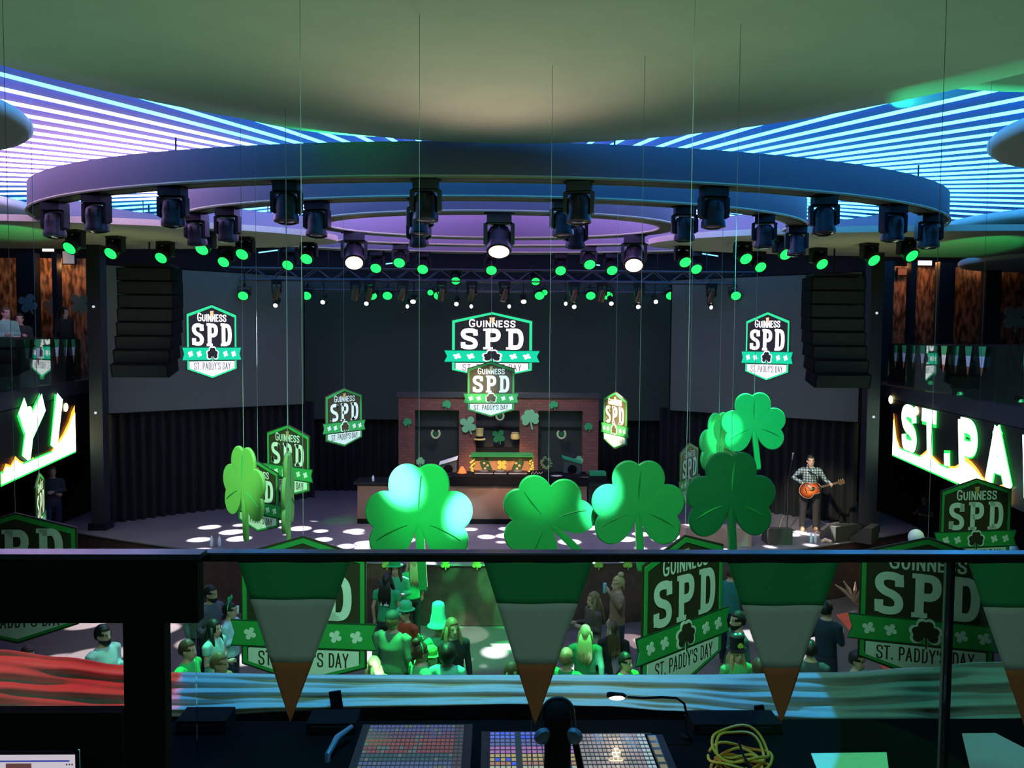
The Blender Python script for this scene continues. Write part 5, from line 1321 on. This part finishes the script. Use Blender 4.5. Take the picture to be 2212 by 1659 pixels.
pennant('rightmost large tricolour pennant cut by the picture edge', 2092, 2330, 2214, 1575, 1312, 1446)

# black ledge frame at the left
LY = 1.98
fr = thing('black_ledge', 'thick black ledge and upright post at the lower left', 'ledge', W(200, 1190, LY))
def lb(x0, x1, y0, y1, name, m, dep=.12, dy=0):
    a = W(x0, y0, LY+dy)-fr.location; b_ = W(x1, y1, LY+dy)-fr.location
    return MB().box(((a.x+b_.x)/2, dy+dep/2, (a.z+b_.z)/2), (b_.x-a.x, dep, a.z-b_.z)).build(name, m, fr)
lb(-120, 428, 1208, 1346, 'beam', black, .04)
lb(265, 361, 1340, 1800, 'post', black, .04, .005)
lb(-120, 266, 1541, 1800, 'lower_panel', black, .04, .01)
lb(-120, 432, 1197, 1210, 'lit_top_strip', mat('ledge_violet_light', (.03, .035, .06), .3, .2), .05, -.004)  # violet light on the ledge top painted as a bluish strip

# ================================================================ SOUND BOOTH BEYOND THE GLASS
BZ = 3.30
o = MB().box((0, 3.0, BZ-.1), (6.4, 1.5, .2)).build('floor_booth', mat('mezzanine_floor', (.02, .02, .02), .7)); struct(o)
# front wall of the booth with the cloth over it
WY = 3.55
bw_ = MB().box((0, 0, .45), (6.2, .06, .90)).build('booth_wall', blackf); bw_.location = (0, WY+.03, BZ); tag(bw_, 'low black wall in front of the desk, under the draped cloth', 'low wall')
def interp(pts, x):
    for (a, b_) in zip(pts[:-1], pts[1:]):
        if x <= b_[0]: k = (x-a[0])/(b_[0]-a[0]); k = k*k*(3-2*k); return a[1]+(b_[1]-a[1])*k
    return pts[-1][1]
top_l = [(-200, 1380), (0, 1405), (130, 1420), (265, 1436), (360, 1452), (700, 1457), (1100, 1458), (1500, 1457), (1800, 1452), (2000, 1441), (2110, 1432), (2400, 1420)]
bot_l = [(-200, 1541), (265, 1546), (400, 1547), (640, 1537), (900, 1528), (1100, 1522), (1300, 1524), (1450, 1534), (1640, 1556), (1800, 1562), (2000, 1556), (2400, 1545)]
nx, nz_ = 260, 26; vs = []; fs = []
for i in range(nx+1):
    px = -200+2600*i/nx; a, b_ = interp(top_l, px), interp(bot_l, px)
    for j in range(nz_+1):
        f = j/nz_; py = a+(b_-a)*f
        fold = .014*math.sin(f*17+px*.0021+1.6*math.sin(px*.0031))+.012*math.sin(f*31-px*.006)+.006*math.sin(px*.03+f*9)
        dep = WY-.05-.13*f**.8 + fold*.9
        vs.append(W(px, py, dep))
for i in range(nx):
    for j in range(nz_): k = i*(nz_+1)+j; fs.append((k, k+1, k+nz_+2, k+nz_+1))
cl = MB().add(vs, fs).build('draped_cloth', mat('white_cloth', (.60, .62, .60), .85, var=.08, scale=30, bump=.2), None, True, 180); sd = cl.modifiers.new('thick', 'SOLIDIFY'); sd.thickness = .004
tag(cl, 'long white cloth draped along the low wall, lit red at one end and blue', 'cloth')
for px, py0, py1, w_, lab in ((728, 1493, 1560, 24, 'black strap over the cloth right of the leftmost pennant'), (1643, 1524, 1585, 20, 'black strap over the cloth left of the right pennant')):
    a = W(px, py0, WY-.20); b_ = W(px, py1, WY-.20); r = MB().box((0, 0, 0), (w_/FPX*WY, .012, a.z-b_.z)).build('strap', black); r.location = (a+b_)/2; r.rotation_euler = (0, R(-8), 0); tag(r, lab, 'strap')
# desk
DZ = 4.26
desk = thing('sound_desk', 'long black sound desk beyond the glass', 'desk', (.2, 2.85, BZ))
MB().box((0, 0, DZ-BZ-.03), (5.6, .62, .06)).build('desk_top', blackf, desk)
for x in (-2.6, -.9, .9, 2.6): MB().box((x, 0, (DZ-BZ-.06)/2), (.06, .5, DZ-BZ-.06)).build('desk_leg', blackm, desk)
MB().box((0, .30, (DZ-BZ)/2), (5.6, .02, DZ-BZ-.1)).build('back_panel', black, desk)
def console(label, x0, x1, py0, py1, seed, palette, rows, cols, k=1.0, side_col=None):
    rnd = random.Random(seed); z = DZ+.07
    A, B_ = Wz(x0, py0, z), Wz(x1, py0, z); C_ = Wz(x0, py1, z); dpt = A.y-C_.y; w_ = B_.x-A.x
    r = thing('lighting_console', label, 'console', (A.x, C_.y, DZ))
    MB().box((w_/2, dpt/2, .03), (w_+.06, dpt+.05, .06)).build('chassis', blackm, r)
    scn = MB().box((w_/2, dpt/2, .065), (w_, dpt, .01)).build('touch_screen', mat('screen_glass', (.05, .05, .055), .06, spec=.7, emit=.03, ecol=(.5, .5, .5)), r)
    cells = {}
    for j in range(rows):
        for i in range(cols):
            c = palette(i/cols, j/rows, rnd)
            if c is None: continue
            m = cells.setdefault(c, MB()); cw, ch = w_/cols, dpt/rows
            m.box((cw*(i+.5), dpt-ch*(j+.5), .0705), (cw*.78, ch*.62, .001))
    for n_, (c, m) in enumerate(cells.items()):
        m.build('button_grid', glow('cell_%d_%d_%d_%d' % (*[int(q*99) for q in c], int(k*10)), c, k), scn)
    return r
def pal1(u, v, r):
    if u > .88: return (.10, .06, .05)
    return [(.12, .10, .30), (.18, .07, .12), (.32, .07, .05), (.28, .06, .05), (.05, .09, .10), (.10, .12, .28), (.30, .22, .12), (.22, .30, .05)][min(7, int(v*8))] if r.random() > .12 else (.16, .16, .14)
def pal2(u, v, r):
    row = int(v*9)
    if .30 < u < .34 or row == 6: return None
    base = [(.10, .14, .75), (.12, .12, .35), (.42, .14, .42), (.48, .32, .12), (.45, .18, .10), (.42, .42, .28), (.3, .3, .3), (.34, .32, .42), (.42, .36, .22)][row]
    return base if r.random() > .06 else (.05, .1, .9)
def pal3(u, v, r):
    if u > .86: return (.45, .52, .58)
    if v > .85: return (.10, .55, .22)
    q = r.random()
    return (.36, .26, .28) if q > .35 else ((.24, .22, .20) if q > .12 else (.42, .38, .36))
console('dim touch console with coloured button rows, left one of three', 800, 1003, 1566, 1700, 1, pal1, 16, 22, .75)
console('bright touch console with orange and purple rows, middle one', 1058, 1232, 1581, 1720, 2, pal2, 16, 16, 1.0)
console('touch console with pinkish rows lit by the gooseneck lamp', 1246, 1392, 1585, 1720, 3, pal3, 15, 16, .9)
console('narrow column of tan keys beside the lamp-lit console', 1398, 1416, 1588, 1700, 4, lambda u, v, r: (.40, .30, .18), 7, 1, .6)
# gooseneck lamp
LP = W(1330, 1503, 2.92); base = Wz(1482, 1590, DZ+.01)
gl = thing('gooseneck_lamp', 'small gooseneck lamp with glowing head over the desk', 'lamp', (base.x, base.y, DZ))
pts = [(0, 0, 0), (0, .02, .08)] + [tuple(W(x, y, 2.95)-gl.location) for x, y in ((1484, 1545), (1478, 1520), (1462, 1508), (1430, 1506), (1390, 1508), (1355, 1506))]
MB().tube(chain := pts, .0045, 8).build('gooseneck', black, gl, True)
MB().lathe([(.02, 0), (.022, .012), (.006, .014)], 14).build('lamp_base', black, gl)
h0 = W(1353, 1505, 2.95)-gl.location; h1 = W(1311, 1501, 2.95)-gl.location
MB().tube([h0, h0.lerp(h1, .15), h0.lerp(h1, .85), h1], [.006, .012, .012, .008], 10).build('lamp_head', black, gl, True)
mid = h0.lerp(h1, .5)
MB().ball((mid.x, mid.y-.009, mid.z-.004), (.030, .008, .008), 12).build('bulb_strip', glow('lamp_bulb', (1, .72, .42), 14), gl)
l = point('gooseneck_light', gl.location+mid+Vector((0, -.01, -.03)), .9, (1, .62, .30), .015)
# headphones on a rounded black stand, nearer than the consoles
HY = 2.60; hx = W(1205, 1560, HY).x
hs_ = thing('headphone_stand', 'black rounded headphone stand between the consoles', 'stand', (hx, HY, DZ))
topz = W(1205, 1509, HY).z-DZ; cupz = W(1205, 1582, HY).z-DZ
MB().loft([(0, 0, 0, .052, .04), (0, 0, .02, .044, .035), (0, 0, topz*.5, .043, .035), (0, 0, topz*.82, .044, .035), (0, 0, topz*.94, .038, .03), (0, 0, topz-.004, .018, .014)], 20).build('post', black, hs_, True)
hd = thing('headphones', 'grey-blue headphones hanging on the black stand', 'headphones', (hx, HY, DZ+topz))
MB().tube([(-.056, 0, cupz-topz)]+[(-.050*math.cos(q), 0, -.045+.048*math.sin(q)) for q in [PI*i/14 for i in range(15)]]+[(.056, 0, cupz-topz)], .005, 8).build('headband', mat('headband', (.02, .025, .035), .6), hd, True)
for s_ in (-1, 1): MB().lathe([(.026, 0), (.030, .006), (.026, .018), (.01, .022)], 20, Matrix.Translation((s_*.052, -.012, cupz-topz)) @ Matrix.Rotation(R(-s_*20), 4, 'Z') @ Matrix.Rotation(PI/2+.3, 4, 'X')).build('ear_cup', mat('ear_cup', (.10, .13, .18), .45), hd, True)
# yellow cable coil
m = MB(); cc = Wz(1598, 1650, DZ+.03); rc = random.Random(3)
for k in range(7):
    r_ = rc.uniform(.075, .115); t0 = rc.uniform(0, 6); ex = rc.uniform(.75, 1.0); zz = .008+.012*k
    m.tube([(r_*math.cos(t0+q), r_*ex*.9*math.sin(t0+q), zz+.010*math.sin(3*q+k)+(.05*max(0, math.sin(q+t0)) if k > 4 else 0)) for q in [2*PI*i/28*.97 for i in range(29)]], .005, 6)
o = m.build('coiled_cable', mat('cable_yellow', (.95, .38, .02), .5), None, True); o.location = (cc.x, cc.y, DZ); tag(o, 'yellow coiled cable on the desk', 'cable')
m = MB(); m.tube([Wz(1595, 1600, DZ+.12), Wz(1605, 1630, DZ+.10), Wz(1625, 1662, DZ+.1)], .004, 6); o = m.build('thin_cable', black); tag(o, 'thin black cable crossing the yellow coil', 'cable')
# papers and tablet
def sheet(label, name, pts, m, cat, th=.004):
    P_ = [Wz(x, y, DZ+.006) for x, y in pts]; mb = MB(); n = len(P_)
    c = sum(P_, Vector())/n; Q = [p-c for p in P_]
    mb.add([tuple(q) for q in Q]+[(q.x, q.y, q.z-th) for q in Q], [tuple(range(n)), tuple(range(n, 2*n))[::-1]]+[(i, (i+1) % n, n+(i+1) % n, n+i) for i in range(n)]); o = mb.build(name, m); o.location = c; tag(o, label, cat); return o
sheet('white paper sheet lit green on the desk', 'paper_sheet', [(1752, 1627), (1915, 1625), (1925, 1700), (1780, 1700)], mat('paper', (.7, .72, .7), .8), 'paper')
sheet('pale sheet lit teal at the right end of the desk', 'paper_sheet', [(2078, 1584), (2150, 1583), (2260, 1640), (2260, 1700), (2105, 1700)], mat('paper', (.7, .72, .7), .8), 'paper')
# black gear boxes on the desk (monitor backs)
for (x0, x1, y0, lab) in ((370, 480, 1555, 'black equipment box on the desk beside the black post'), (655, 765, 1560, 'black equipment box on the desk below the first strap'), (1500, 1700, 1562, 'black case behind the yellow coil')):
    p = Wz((x0+x1)/2, 1600, DZ); h_ = W((x0+x1)/2, y0, p.y+.05).z-DZ; w_ = (x1-x0)/FPX*p.y
    if h_ < .02: h_ = .05
    r = thing('equipment_box', lab, 'equipment box', (p.x, p.y+.10, DZ)); MB().box((0, 0, h_/2), (w_, .12, h_)).build('housing', black, r); MB().box((0, -.062, h_*.5), (w_*.8, .004, h_*.5)).build('vent_face', blackm, r)
# tilted lit tube next to the left console
a, b_ = W(760, 1570, 3.0), W(708, 1630, 2.85); r = thing('tablet_arm', 'curved bluish metal arm left of the dim console', 'bracket', (b_.x, b_.y, DZ)); MB().tube([Vector((0, 0, 0)), b_-r.location, (a+b_)/2-r.location+Vector((-.01, 0, .01)), a-r.location], [.010, .011, .012, .009], 8).build('arm', mat('arm_metal', (.20, .22, .32), .4, .3), r, True)
# laptop at lower left
lp0, lp1 = W(-40, 1640, 1.8), W(160, 1632, 1.8); r = thing('laptop', 'open laptop with a bright window at the lower left corner', 'laptop', ((lp0.x+lp1.x)/2, 1.8, 4.70))
lw2 = lp1.x-lp0.x; hh = lp1.z-4.70
MB().box((0, -.10, .0), (lw2+.02, .2, .014)).build('keyboard_base', mat('laptop_grey', (.15, .15, .16), .4, .5), r)
ld = MB().box((0, .008, hh/2), (lw2+.012, .008, hh+.012)).build('screen_lid', black, r)
MB().box((0, .002, hh/2), (lw2, .004, hh)).build('display', glow('laptop_face', (.62, .56, .64), .9), ld)
MB().box((0, -.001, hh-.012), (lw2*.9, .002, .003)).build('toolbar_line', glow('laptop_blue', (.05, .08, .45), .8), ld)
MB().box((-.02, -.001, hh-.035), (.055, .002, .035)).build('picture_window', glow('laptop_pic', (.14, .06, .06), .8), ld)
for k in range(3): MB().ball((.085+k*.006, -.001, hh-.020), (.002, .001, .002), 8).build('window_button', glow('laptop_btn', (.1, .08, .1), .6), ld)
o = MB().box((0, 0, 0), (.6, .3, .5)).build('laptop_shelf', black); o.location = (r.location.x, 1.75, 4.44); tag(o, 'black shelf carrying the laptop', 'shelf')
o = MB().box((0, 0, 0), (.0025, .003, .06)).build('cyan_indicator', glow('cyan_line', (.1, .65, .65), .8)); o.location = W(171, 1645, 1.96); tag(o, 'thin cyan light line right of the laptop', 'indicator light')
